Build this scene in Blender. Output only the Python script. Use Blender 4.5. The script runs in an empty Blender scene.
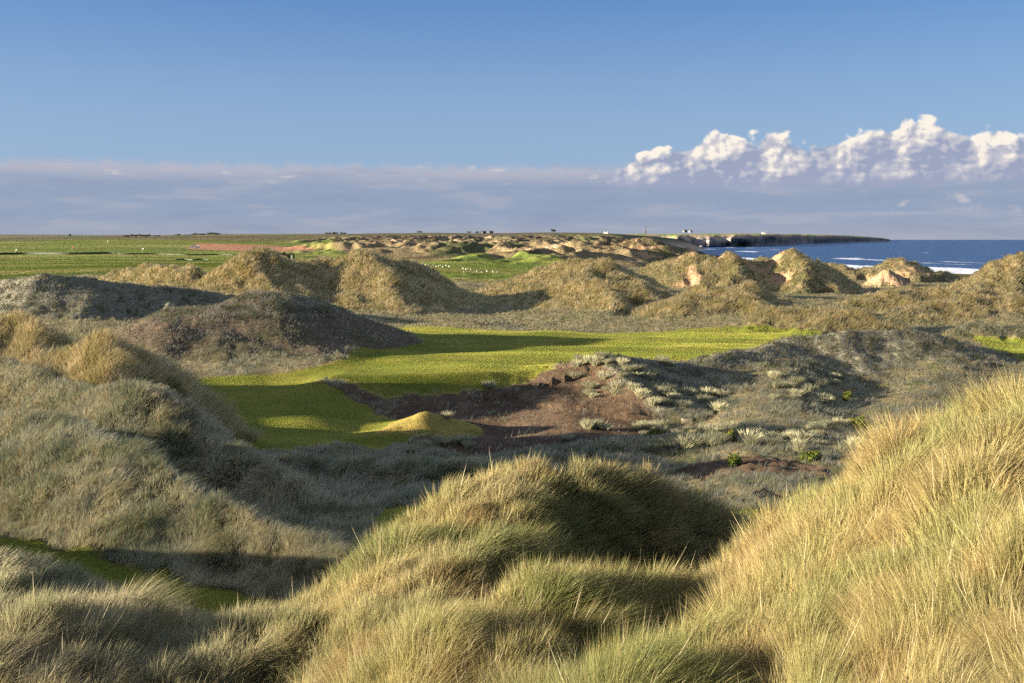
import bpy, math, random
import numpy as np
rng = np.random.default_rng(7)
random.seed(7)
R = math.radians
scene = bpy.context.scene
COL = scene.collection

# ------------------------------------------------------------------ camera
FPX = 995.0
HC = 13.0
PITCH = math.atan(102.0 / FPX)
cam = bpy.data.cameras.new('camera'); cam.sensor_width = 36.0
cam.lens = 36.0 * FPX / 1024.0
cam.clip_start = 0.1; cam.clip_end = 250000.0
co = bpy.data.objects.new('camera', cam); COL.objects.link(co)
co.location = (0, 0, HC); co.rotation_euler = (R(90) - PITCH, 0, 0)
scene.camera = co
CP, SP = math.cos(PITCH), math.sin(PITCH)

def at(px, py, Y):
    """point of the place seen at a photo pixel, Y metres ahead"""
    u = (px - 512.0) / FPX; v = (py - 341.5) / FPX
    k = Y / (CP - v * SP)
    return (u * k, Y, HC + (-SP - v * CP) * k)

def at_z(px, py, z):
    u = (px - 512.0) / FPX; v = (py - 341.5) / FPX
    k = (HC - z) / (SP + v * CP)
    return (u * k, (CP - v * SP) * k)

# ------------------------------------------------------------------ noise
def _hash(ix, iy, seed):
    h = (ix.astype(np.int64) * 374761393 + iy.astype(np.int64) * 668265263 + seed * 1274126177) & 0xFFFFFFFF
    h = ((h ^ (h >> 13)) * 1274126177) & 0xFFFFFFFF
    return (h ^ (h >> 16)) & 0xFFFFFFFF

def noise(x, y, seed=0):
    x = np.asarray(x, np.float64); y = np.asarray(y, np.float64)
    fx0 = np.floor(x); fy0 = np.floor(y)
    ix = fx0.astype(np.int64); iy = fy0.astype(np.int64)
    fx = (x - fx0); fy = (y - fy0)
    def g(dx, dy):
        a = _hash(ix + dx, iy + dy, seed).astype(np.float64) * (2 * math.pi / 4294967296.0)
        return np.cos(a) * (fx - dx) + np.sin(a) * (fy - dy)
    sx = fx * fx * fx * (fx * (fx * 6 - 15) + 10); sy = fy * fy * fy * (fy * (fy * 6 - 15) + 10)
    n0 = g(0, 0); n1 = g(1, 0); n2 = g(0, 1); n3 = g(1, 1)
    a = n0 + sx * (n1 - n0); b = n2 + sx * (n3 - n2)
    return (a + sy * (b - a)) * 1.5

def fbm(x, y, octv=4, seed=0, gain=0.5):
    s = 0; a = 1; t = 0
    for k in range(octv):
        s = s + a * noise(x * 2 ** k + 17.3 * k, y * 2 ** k - 9.1 * k, seed + k); t += a; a *= gain
    return s / t

def sstep(a, b, x):
    t = np.clip((x - a) / (b - a), 0, 1)
    return t * t * (3 - 2 * t)

# ------------------------------------------------------------------ base ground: thin plate spline through measured points
ctrl = []
def C(*pts):
    for (px, py, Y) in pts:
        x, y, z = at(px, py, Y); ctrl.append((x, y, z))
def CZ(*pts):
    for (px, Y, z) in pts:
        ctrl.append(((px - 512) / FPX * Y, Y, z))
# under and around the viewer
CZ((512, 2, 10.6), (200, 2, 10.6), (824, 2, 10.8), (-500, 2, 10.3), (1500, 2, 11.0))
CZ((-100, 8, 7.6), (200, 8, 7.9), (512, 8, 7.6), (800, 8, 7.9), (1024, 8, 8.1), (1200, 8, 9.4))
CZ((-150, 15, 4.5), (100, 15, 5.0), (300, 15, 5.0), (512, 15, 4.9), (720, 15, 5.2), (900, 15, 6.0), (1150, 15, 8.5))
CZ((-150, 25, 2.2), (100, 25, 1.6), (300, 25, 1.4), (450, 25, 2.4), (600, 26, 3.2), (800, 26, 2.6), (1024, 26, 3.5), (1200, 26, 5))
CZ((-100, 36, 1.6), (60, 37, 0.7), (150, 35.5, 0.4), (240, 36, 0.0), (330, 38, 0.0), (400, 44, 0.0), (560, 44, 0.0), (760, 47, 0.0), (900, 47, 0), (1100, 47, 1))
CZ((-100, 48, .8), (100, 48, .6), (300, 53, -.6), (420, 55, -0.9), (560, 54, -0.9), (700, 50, -.6), (800, 50, -.6), (740, 62, -1.0), (850, 62, -1.0), (1024, 62, -0.5))
CZ((-100, 66, 2.5), (100, 66, .5), (220, 68, -1.2), (330, 72, -1.9), (420, 76, -2.4), (520, 78, -2.4), (620, 78, -2.2), (720, 76, -1.9), (850, 78, -1.5), (1024, 78, -0.8))
CZ((60, 84, -.2), (-100, 84, -.5), (200, 86, -1.2), (260, 86, -1.8), (330, 84, -2.0), (360, 88, -2.2), (390, 88, -2.4), (420, 88, -2.4), (450, 89, -2.4), (480, 89.5, -2.4), (510, 90, -2.4), (545, 91, -2.3), (600, 88, -2.1), (660, 90, -2.5), (700, 90, -2.6), (700, 82, -2.5), (850, 92, -2.4), (850, 82, -2.1), (1000, 92, -2.0), (1000, 84, -1.6), (1150, 86, 0))
CZ((60, 98, .3), (-100, 100, 0), (170, 98, -0.2), (250, 95, -0.3), (320, 97, -0.2), (360, 98, 0), (400, 98, 0.0), (430, 98, 0), (460, 98.5, 0), (490, 99, 0.0), (520, 100, 0), (545, 101, 0), (570, 102, 0.1), (700, 108, 0.0), (800, 115, 0.2), (950, 118, 0), (1100, 118, 0))
CZ((-50, 140, 1.5), (60, 135, 1.3), (200, 130, 1.0), (400, 130, 0.0), (512, 125, 0.0), (650, 130, 0.0), (800, 135, 0.2), (900, 135, -0.8), (1024, 132, -1.2), (1150, 132, -1))
CZ((-50, 175, 2.0), (200, 170, 0.8), (400, 165, -0.4), (520, 160, -0.4), (650, 158, -0.3), (800, 160, -0.5), (950, 165, -1.0), (1100, 165, 0))
CZ((-50, 230, 1.5), (150, 230, 1.0), (350, 230, 0.3), (480, 230, -0.6), (650, 220, -0.5), (850, 230, -1.0), (1024, 230, 0))
C((-60, 276, 350), (0, 276, 350), (120, 271, 350), (250, 272, 350), (380, 275, 380), (470, 279, 350), (550, 284, 330), (700, 290, 280), (850, 292, 300), (960, 290, 300), (1080, 290, 300))
C((0, 256, 800), (200, 257, 800), (320, 257, 750), (430, 264, 470), (440, 257, 700), (520, 262, 560), (600, 262, 560))
CZ((680, 700, -6), (760, 700, -9), (660, 1000, -8), (700, 1000, -12), (760, 1000, -16), (660, 1500, -14), (620, 1500, -6))
CZ((700, 500, -1.5), (800, 500, -3), (900, 500, -5), (1024, 450, -6), (1100, 450, -6))
C((0, 243, 1500), (120, 240.5, 1500), (230, 245, 1200), (300, 247, 1200), (400, 249, 1050), (450, 245, 1300), (520, 249, 1050), (600, 250, 900), (640, 252, 900))
C((-60, 237.5, 2800), (60, 236.5, 2800), (130, 236.5, 3000), (250, 235, 2800), (350, 234, 2600), (450, 233, 2600), (560, 232.5, 2600), (620, 233.5, 2500))
C((500, 240, 1900), (400, 240, 1800), (600, 241, 1800), (300, 241, 1900))
CZ((-200, 4600, 27), (0, 4600, 31), (130, 4600, 30), (250, 4600, 31), (0, 6000, 5), (200, 6000, 5), (400, 6000, 8), (600, 6000, 10), (0, 14000, -10), (512, 14000, -10), (1024, 14000, -30), (900, 1200, -22), (1024, 1200, -24), (900, 5000, -26), (-600, 6000, 5), (-600, 400, 3), (1600, 400, -20))
ctrl = np.array(ctrl)

def uw(x, y):
    r = np.hypot(x, y)
    return np.arctan2(x, np.maximum(y, 1e-3)) * 5.0, np.log(np.maximum(r, 1.5))
cu, cw = uw(ctrl[:, 0], ctrl[:, 1]); n = len(ctrl)
def K2(d2): return 0.5 * d2 * np.log(np.maximum(d2, 1e-9))
D2 = (cu[:, None] - cu[None]) ** 2 + (cw[:, None] - cw[None]) ** 2
A = np.zeros((n + 3, n + 3)); A[:n, :n] = K2(D2) + np.eye(n) * 0.02
A[:n, n] = 1; A[:n, n + 1] = cu; A[:n, n + 2] = cw; A[n:, :n] = A[:n, n:].T
sol = np.linalg.solve(A, np.concatenate([ctrl[:, 2], np.zeros(3)]))
def base_z(x, y):
    u, w = uw(x, y)
    z = sol[n] + sol[n + 1] * u + sol[n + 2] * w
    u = u.astype(np.float32); w = w.astype(np.float32)
    for i in range(n):
        d2 = (u - np.float32(cu[i])) ** 2 + (w - np.float32(cw[i])) ** 2
        z = z + sol[i] * 0.5 * d2 * np.log(np.maximum(d2, 1e-9))
    return z

# ------------------------------------------------------------------ dunes: crest lines (pixel, pixel, metres ahead)
# name, label, crest, slope towards viewer, slope away, crest radius, grass kind
DUNES = []
def dune(label, pts, sf, sb, rad, kind, drop=0.5):
    DUNES.append(dict(label=label, pts=np.array([(lambda p: (p[0], p[1], p[2] - drop))(at(*p)) for p in pts if p]), brk={sum(1 for q in pts[:i] if q) for i, p in enumerate(pts) if not p}, sf=sf, sb=sb, rad=rad, kind=kind))

dune('tall straw-coloured grassy dune filling the right foreground',
     [(700, 640, 15), (740, 606, 16.5), (795, 574, 17.5), (822, 550, 18), (852, 514, 18), (882, 477, 17.5), (912, 441, 17), (944, 409, 16.5), (975, 396, 16), (1030, 381, 15.5), (1110, 362, 15), (1200, 350, 15), None,
      (1030, 381, 15.5), (1040, 420, 13.5), (1030, 490, 11.8), (1000, 590, 10), (985, 690, 8.3), None,
      (900, 455, 17), (905, 500, 14.8), (890, 560, 12.8), (850, 640, 10.6), (820, 700, 9), None,
      (790, 576, 17), (775, 620, 14), (745, 675, 11.5), (720, 720, 10), None, (1110, 362, 15), (1130, 450, 11.5), (1130, 600, 8.5)], 1.0, 1.3, 1.0, 'near', .62)
dune('rounded grassy hummock in the centre foreground, lit on its left edge',
     [(320, 690, 15.5), (352, 640, 17), (385, 590, 19.5), (420, 540, 22), (455, 500, 24.5), (482, 474, 26), (520, 458, 27), (565, 458, 27.3), (605, 468, 27.6), (640, 478, 28), (690, 494, 29), (725, 510, 30), (750, 535, 31), None,
      (520, 458, 27), (500, 500, 23.5), (455, 560, 20), (420, 620, 17.5)], 1.0, .9, 1.1, 'near', .62)
dune('low grassy mound below the centre foreground hummock',
     [(440, 690, 12.5), (480, 625, 14.5), (520, 580, 16), (560, 554, 17.2), (605, 556, 17.6), (650, 566, 17.8), (690, 582, 18), (720, 606, 18.2), None, (560, 554, 17.2), (545, 610, 14.5), (520, 690, 12)], .85, .9, .8, 'near', .55)
dune('small grassy swell at the bottom edge, right of centre',
     [(600, 700, 10.2), (650, 655, 11.4), (700, 632, 12), (750, 650, 12), (790, 680, 11.5)], .8, .8, .7, 'near', .5)
dune('grassy dune with a dark right flank, lower of two by the left edge',
     [(-160, 490, 60), (-100, 452, 57), (-40, 416, 56), (0, 404, 52.5), (26, 404, 49.5), (56, 404, 47), (80, 413, 45.6), (94, 421, 44.8), (129, 431, 43.2), (172, 458, 41.6), (215, 481, 40.2), (266, 507, 38.9), (330, 538, 37.4), (375, 552, 36.5), None,
      (62, 406, 47), (76, 428, 45.2)], .64, 1.5, .5, 'pale', .75)
dune('long furry-looking grass ridge running down from the left edge to the central hollow',
     [(-130, 420, 69.5), (-70, 384, 67.5), (-30, 360, 69.5), (0, 350, 67.0), (33, 363, 65.0), (55, 370, 63.5), (90, 377, 61.0), (115, 371, 58.5), (139, 372, 57.0), (160, 378, 57.0), (180, 392, 56.5), (200, 408, 55.8), (218, 427, 54.6), (265, 449, 52.1), (289, 464, 50.7), (324, 483, 48.9), (371, 512, 46.7), (405, 528, 45.4), None,
      (150, 375, 57.0), (164, 396, 55.7), None, (8, 350, 67.0), (20, 372, 64.5)], .80, 1.3, .5, 'pale', .8)
dune('grey-green grass slope in the bottom left corner',
     [(-420, 470, 33), (-300, 480, 33), (-200, 500, 32), (-110, 520, 31.5), (-50, 534, 31), (0, 543, 30.5), (50, 562, 30), (120, 592, 29.5), (200, 610, 29), (280, 606, 28.5), (330, 596, 27)], .35, .9, 1.2, 'pale', .7)  # unseen left end raised and lengthened to shade the turf strip
dune('low pale grass swell along the bottom left edge',
     [(-80, 600, 19), (0, 612, 18.5), (40, 622, 18), (110, 645, 17.5), (180, 655, 17.5), (240, 632, 18.5), (300, 622, 19)], .4, .5, 1.0, 'near', .5)
dune('small pointed sunlit dune with a dark hollow in its right side',
     [(10, 372, 68), (40, 360, 69), (72, 344, 69), (88, 335, 68.5), (100, 329, 68), (109, 334, 68.5), (119, 344, 69), (139, 360, 69.5), (152, 374, 70), None, (100, 330, 68), (112, 352, 66), (108, 375, 64)], .9, 1.15, .6, 'far', .5)
dune('rounded sunlit dune by the left edge beside the pointed one',
     [(-40, 345, 88), (-18, 323, 87), (0, 315, 86), (16, 312, 86), (33, 318, 85), (49, 327, 85), (75, 343, 85)], .85, 1.2, .8, 'far', .5)
dune('dune left of the fairway with frosty crest and bare brown front slope',
     [(95, 372, 112), (118, 346, 114), (138, 328, 115), (158, 314, 115), (180, 305, 115), (212, 303, 116), (235, 299, 118), (256, 289, 121), (290, 291, 124), (303, 298, 126), (321, 304, 128), (338, 308, 130), (351, 316, 132), (376, 327, 134), (403, 335, 136)], .40, .6, 1.2, 'sparse', .4)
dune('long flat-topped dune by the left edge with a planted grey slope',
     [(-60, 300, 160), (-25, 286, 153), (0, 279, 152), (15, 275, 151), (42, 271, 151), (75, 274, 152), (107, 279, 153.5), (150, 284, 155), (190, 287, 157), (225, 291, 159), None, (180, 287, 167), (170, 300, 150), (150, 318, 138)], .5, .6, .9, 'planted', .3)
dune('broad shaded dune beyond the fairway, its sunlit shoulder to the left',
     [(112, 274, 222), (125, 270, 219), (150, 266, 214), (190, 264, 207), None, (196, 280, 200), (225, 266, 195), (250, 252, 192), (268, 251, 194), (293, 257, 200), (306, 255, 200), (325, 254, 201), (336, 257, 202), (351, 253, 199), (366, 251, 196), (384, 255, 202), (396, 261, 206), (406, 265, 209), (415, 263, 210), (425, 267, 214), (436, 275, 218), (446, 283, 222), (463, 296, 226), (476, 306, 228), None,
      (250, 252, 192), (262, 275, 183), (270, 300, 176), None, (372, 252, 196), (385, 275, 186), (400, 300, 178)], .62, .7, 1.0, 'far', .4)
dune('rear crest of the central sunlit dune, with a shaded hollow on its right',
     [(468, 312, 235), (491, 295, 236), (512, 282, 236), (527, 271, 235), (542, 268, 234), (560, 262, 232), (582, 259, 230), (600, 258, 230), (610, 261, 236), (620, 268, 244), (630, 276, 250), None, (594, 258, 230), (590, 270, 222), (580, 285, 212)], .55, .7, .9, 'far', .4)
dune('front shoulder of the central sunlit dune, casting a dark shadow to the right',
     [(505, 305, 205), (530, 293, 200), (565, 280, 195), (587, 279, 190), (607, 283, 188), (632, 281, 190), (657, 285, 198), (680, 292, 206), (692, 300, 210), None, (600, 281, 188), (612, 296, 178), (606, 314, 168)], .60, .7, .8, 'far', .4)
dune('pale sunlit dune directly behind the right half of the fairway',
     [(606, 319, 180), (652, 306, 176), (674, 295, 172), (697, 285, 170), (724, 286, 169), (747, 283, 170), (762, 292, 176), (783, 303, 182), (805, 312, 186), None, (740, 284, 170), (760, 300, 162), (770, 316, 154), None, (690, 288, 170), (680, 305, 162)], .50, .6, .9, 'far', .4)
dune('long dune ridge with bare sandy notches below the bay',
     [(612, 275, 320), (640, 267, 315), (665, 258, 305), (680, 254, 300), (692, 252, 297), (700, 257, 302), (708, 260, 305), (722, 255, 300), (731, 253, 296), (742, 258, 304), (762, 255, 306), None, (731, 253, 296), (734, 265, 285), (728, 278, 272)], .55, .7, .7, 'far', .4)
dune('steep pyramid-shaped dune standing in front of the sea',
     [(735, 275, 305), (752, 264, 302), (768, 258, 298), (784, 253, 294), (796, 249, 291), (804, 254, 294), (812, 256, 297), (822, 265, 300), (834, 273, 303), (850, 282, 306), None, (797, 249, 291), (806, 264, 280), (800, 284, 268)], .68, .75, .7, 'far', .3)
dune('small knobbly dune just right of the pyramid-shaped dune',
     [(816, 271, 410), (826, 262, 402), (834, 261, 398), (841, 266, 404), (848, 270, 410), None, (852, 270, 415), (863, 266, 408), (874, 269, 412)], .65, .7, .8, 'far', .3)
dune('grassy dune shoulder against the surf with a dark right side',
     [(868, 271, 405), (881, 263, 398), (892, 259, 393), (903, 259, 392), (912, 262, 397), (922, 267, 402), (937, 270, 406), (955, 274, 412)], .6, .65, .8, 'far', .3)
dune('orange bare sand dune in front of the surf',
     [(874, 280, 335), (880, 273, 335), (887, 270, 335), (893, 273, 336), (900, 281, 336)], .75, .75, .6, 'bare', .0)
dune('high sunlit dune at the right edge below the sea horizon',
     [(925, 297, 236), (945, 290, 232), (960, 283, 228), (975, 271, 222), (984, 265, 220), (993, 259, 219), (1003, 261, 221), (1012, 256, 217), (1024, 255, 215), (1080, 249, 212), (1150, 262, 224), None, (993, 259, 219), (990, 275, 206), (975, 292, 192), None, (1018, 256, 216), (1022, 275, 200), (1010, 292, 188)], .62, .7, .9, 'far', .3)
dune('low grey tussocky swell behind the right end of the fairway',
     [(768, 312, 146), (805, 311, 147), (843, 313, 146), (873, 321, 143), (890, 328, 141)], .42, .45, .8, 'far', -.4)
dune('low sunlit hummock with a dark bush hollow, right of the fairway',
     [(845, 309, 195), (868, 298, 200), (890, 292, 203), (908, 290, 205), (933, 293, 203), (958, 302, 200)], .45, .5, .8, 'far', -.5)
dune('broken sunlit hummocks below the right-edge dune',
     [(898, 317, 168), (918, 306, 172), (945, 304, 174), (968, 298, 176), (1000, 301, 176), (1030, 296, 176), (1090, 294, 176)], .45, .5, .8, 'far', -.4)
dune('shaded swell by the small green patch at the right edge',
     [(955, 328, 140), (975, 322, 142), (1005, 323, 142), (1050, 326, 142)], .33, .4, 1.0, 'pale', .4)
dune('distant dune hill with scrub, beside the bay',
     [(545, 262, 640), (577, 254, 660), (599, 246.5, 690), (618, 241.5, 700), (632, 238.5, 705), (645, 238, 705), (652, 240, 700), (660, 246, 690), (672, 255, 680)], .30, .5, 4.0, 'far', .4)
dune('shaded grey bank below the fairway, dotted with marram plants',
     [(556, 374, 103), (572, 362, 100), (588, 354, 98), (610, 351, 97), (640, 355, 98.5), (675, 362, 101), (705, 357, 103), (740, 350, 107), (775, 342, 111), (800, 337, 113), (830, 332, 114), (860, 330, 115), (900, 329, 116), (930, 330, 116), (960, 339, 115), (985, 350, 113), (1024, 367, 110), (1080, 385, 108), None, (600, 352, 97), (616, 372, 92.5), (645, 392, 87.5)], .5, .35, .8, 'planted', .3)
dune('small pointed sunlit hump of turf at the end of the lower fairway',
     [(352, 445, 75.5), (380, 437, 77), (400, 428, 78.5), (416, 420, 79.5), (429, 414, 80), (436, 416, 80.5), (446, 424, 81), (462, 434, 81.5)], .5, .5, .8, 'hump', -.15)
dune('tiny dry hump where the lower fairway meets the left ridge',
     [(300, 449, 69), (318, 441, 70), (333, 437, 70), (345, 442, 70), (365, 450, 70)], .5, .5, .4, 'tuss', .5)
dune('low dark-faced grass bank left of the centre hummock',
     [(270, 452, 60), (300, 452, 60), (345, 455, 60), (380, 457, 60), (420, 458, 60), (470, 460, 60), (520, 466, 59), (580, 470, 58)], .8, .3, .5, 'pale', .45)
dune('low frosty-topped grass bank above the dark turf strip',
     [(600, 478, 55), (640, 478, 55), (690, 480, 54), (720, 478, 54), (760, 477, 54), (800, 478, 54), (840, 482, 54), (900, 486, 54)], .85, .25, .5, 'pale', .45)
dune('narrow lit sandy rib with tussocks in the hollow',
     [(560, 447, 68), (600, 441, 70), (640, 437, 71), (680, 436, 71), (720, 439, 70), (750, 446, 68)], .3, .25, .5, 'tuss', .2)
dune('small pale tussocky rib in the hollow near the right foreground dune',
     [(715, 432, 72), (760, 430, 73), (800, 438, 72), (840, 440, 71), (870, 434, 71), (900, 430, 71)], .3, .25, .5, 'tuss', .2)

# turf outlines on the ground (pixel, pixel, height)
def poly(pts): return np.array([at_z(*p) for p in pts])
TURF = [
 poly([(383, 333, 0), (400, 327, 0), (450, 328, 0), (520, 331, 0), (600, 333, 0), (680, 330, 0), (760, 330, 0), (835, 333, 0), (850, 336, 0), (815, 341, 0), (760, 351, 0), (700, 362, 0), (640, 368, 0), (580, 370, 0), (555, 372, 0), (500, 378, 0), (440, 380, 0), (385, 381, 0), (340, 384, -.6), (318, 392, -1.4), (345, 402, -2), (375, 412, -2.2), (400, 417, -2.2), (425, 413, -1.2), (435, 421, -1.6), (405, 436, -2), (368, 446, -2), (330, 448, -1.9), (280, 452, -1.7), (240, 455, -1.5), (150, 440, -1), (120, 400, -.6), (170, 381, 0), (200, 373, 0), (260, 371, 0), (320, 367, 0), (350, 358, 0), (372, 345, 0)]),
 poly([(-60, 535, .9), (20, 545, .8), (60, 552, .7), (100, 561, .5), (180, 579, .3), (240, 596, .1), (290, 602, 0), (340, 590, 0), (380, 560, 0), (390, 575, 0), (330, 625, 0), (230, 625, .1), (120, 615, .5), (20, 590, .8), (-60, 570, 1)]),
 poly([(365, 512, 0), (385, 500, 0), (470, 492, 0), (560, 500, 0), (560, 520, 0), (470, 520, 0), (410, 535, 0), (370, 535, 0)]),
 poly([(640, 508, 0), (700, 507, 0), (815, 507, 0), (900, 507, 0), (900, 526, 0), (800, 528, 0), (700, 526, 0)]),
 poly([(962, 338, -1), (1000, 336, -1), (1100, 338, -1), (1100, 368, -1), (1020, 362, -1), (985, 350, -1)]),
]
SOIL = [poly([(360, 381, -.5), (440, 382, -.5), (560, 374, -.5), (600, 395, -2), (640, 410, -2.3), (690, 430, -2), (620, 440, -2.2), (560, 446, -2), (500, 452, -2), (440, 440, -2.2), (440, 425, -2.2), (400, 418, -2.2), (340, 402, -2)]),
        poly([(705, 452, -1), (760, 455, -1), (840, 470, -.8), (830, 478, -.6), (700, 470, -.8), (640, 466, -.8)])]
FIELD = [np.array([(-900, 270), (-160, 270), (-110, 330), (-105, 700), (-260, 1350), (-300, 1700), (-1800, 2000), (-1800, 270)]) ,
         np.array([(-62, 330), (-5, 330), (10, 420), (25, 560), (-20, 620), (-60, 560)]),
         np.array([(-250, 640), (-95, 560), (-75, 640), (-120, 820), (-330, 980)]),
         np.array([(-2, 440), (25, 420), (40, 520), (20, 560)])]
PLOUGH = [np.array([(-405, 1290), (-330, 1010), (-225, 930), (-180, 960), (-250, 1150), (-330, 1320)])]

def sdist_poly(x, y, P):
    """signed distance to a polygon, positive inside"""
    d2 = np.full(x.shape, 1e18); inside = np.zeros(x.shape, bool)
    m = len(P)
    for i in range(m):
        ax, ay = P[i]; bx, by = P[(i + 1) % m]
        ex, ey = bx - ax, by - ay
        t = np.clip(((x - ax) * ex + (y - ay) * ey) / (ex * ex + ey * ey + 1e-9), 0, 1)
        d2 = np.minimum(d2, (x - ax - t * ex) ** 2 + (y - ay - t * ey) ** 2)
        c = ((ay > y) != (by > y)) & (x < (bx - ax) * (y - ay) / (by - ay + 1e-12) + ax)
        inside ^= c
    return np.where(inside, 1, -1) * np.sqrt(d2)

COAST = np.array([(1400, -600), (900, 350), (620, 700), (470, 980), (420, 1300), (370, 1800), (325, 2450), (340, 2620), (640, 3300), (660, 4200)])
def coast_d(x, y):
    """positive on land"""
    d2 = np.full(x.shape, 1e18); sg = np.ones(x.shape)
    for i in range(len(COAST) - 1):
        ax, ay = COAST[i]; bx, by = COAST[i + 1]
        ex, ey = bx - ax, by - ay
        t = np.clip(((x - ax) * ex + (y - ay) * ey) / (ex * ex + ey * ey), 0, 1)
        q = (x - ax - t * ex) ** 2 + (y - ay - t * ey) ** 2
        s = np.where(ex * (y - ay) - ey * (x - ax) > 0, 1.0, -1.0)
        m = q < d2
        d2 = np.where(m, q, d2); sg = np.where(m, s, sg)
    return sg * np.sqrt(d2)

SEA_Z = -20.0
# ------------------------------------------------------------------ terrain grid (polar about the viewpoint)
th = np.concatenate([np.arange(-180, -80, 4.0), np.arange(-80, -33, .35), np.arange(-33, 33, .08), np.arange(33, 60, .35), np.arange(60, 180.01, 4.0)])
th = np.radians(th)
rr = [0.6]
while rr[-1] < 13000:
    r0 = rr[-1]
    rr.append(r0 * (1.03 if r0 < 5 else 1.0065 if r0 < 60 else 1.0055 if r0 < 450 else 1.008 if r0 < 3500 else 1.06))
rr = np.array(rr)
NT, NR = len(th), len(rr)
X = (rr[:, None] * np.sin(th)[None]).astype(np.float64)
Y = (rr[:, None] * np.cos(th)[None]).astype(np.float64)
Rr = np.repeat(rr[:, None], NT, 1)
print('grid', NR, NT)

def smax(a, b, k):
    h = np.maximum(k - np.abs(a - b), 0) / k
    return np.maximum(a, b) + h * h * k * .25

Z0 = base_z(X, np.where(Y < 0.3, 0.3, Y))
# turf mask on the plan
def turf_sd(x, y):
    s = np.full(x.shape, -1e9)
    for P in TURF:
        lo = P.min(0) - 6; hi = P.max(0) + 6
        m = (x > lo[0]) & (x < hi[0]) & (y > lo[1]) & (y < hi[1])
        if m.any(): s[m] = np.maximum(s[m], sdist_poly(x[m], y[m], P))
    return s
def mask_sd(x, y, PS, pad=30):
    s = np.full(x.shape, -1e9)
    for P in PS:
        lo = P.min(0) - pad; hi = P.max(0) + pad
        m = (x > lo[0]) & (x < hi[0]) & (y > lo[1]) & (y < hi[1])
        if m.any(): s[m] = np.maximum(s[m], sdist_poly(x[m], y[m], P))
    return s
TS = turf_sd(X, Y)
edge = .5 * noise(X / 2.3, Y / 2.3, 91) + .35 * noise(X / .8, Y / .8, 92)
TS = np.where(TS > -900, TS + edge, TS)

PLAT = [poly([(300, 380, 0), (380, 380, 0), (440, 379, 0), (500, 377, 0), (560, 371, 0), (640, 365, 0), (760, 351, 0), (835, 340, 0), (835, 331, 0), (520, 328, 0), (400, 326, 0), (383, 333, 0), (350, 358, 0), (320, 367, 0)])]
pw = sstep(-1.0, 3.5, mask_sd(X, Y, PLAT, 8))
Z0 = Z0 * (1 - pw) + pw * (.22 * noise(X / 15, Y / 11, 67))
# far dune country: many small ridges
far_cd = None
far_m = sstep(.145, .115, np.arctan2(X, Y)) * sstep(430, 620, Rr) * sstep(-.24, -.17, np.arctan2(X, Y)) * sstep(2500, 1700, Rr)
rid = 1 - np.abs(fbm(X / 75, Y / 150, 4, 31)) * 2.6
rid2 = fbm(X / 28, Y / 50, 3, 47)
Z0 = Z0 + far_m * (np.clip(rid, 0, 1) ** 2 * 10 * sstep(-.25, .5, fbm(X / 300, Y / 400, 2, 5) + .2) + rid2 * 2.2 - 1.5)
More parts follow.
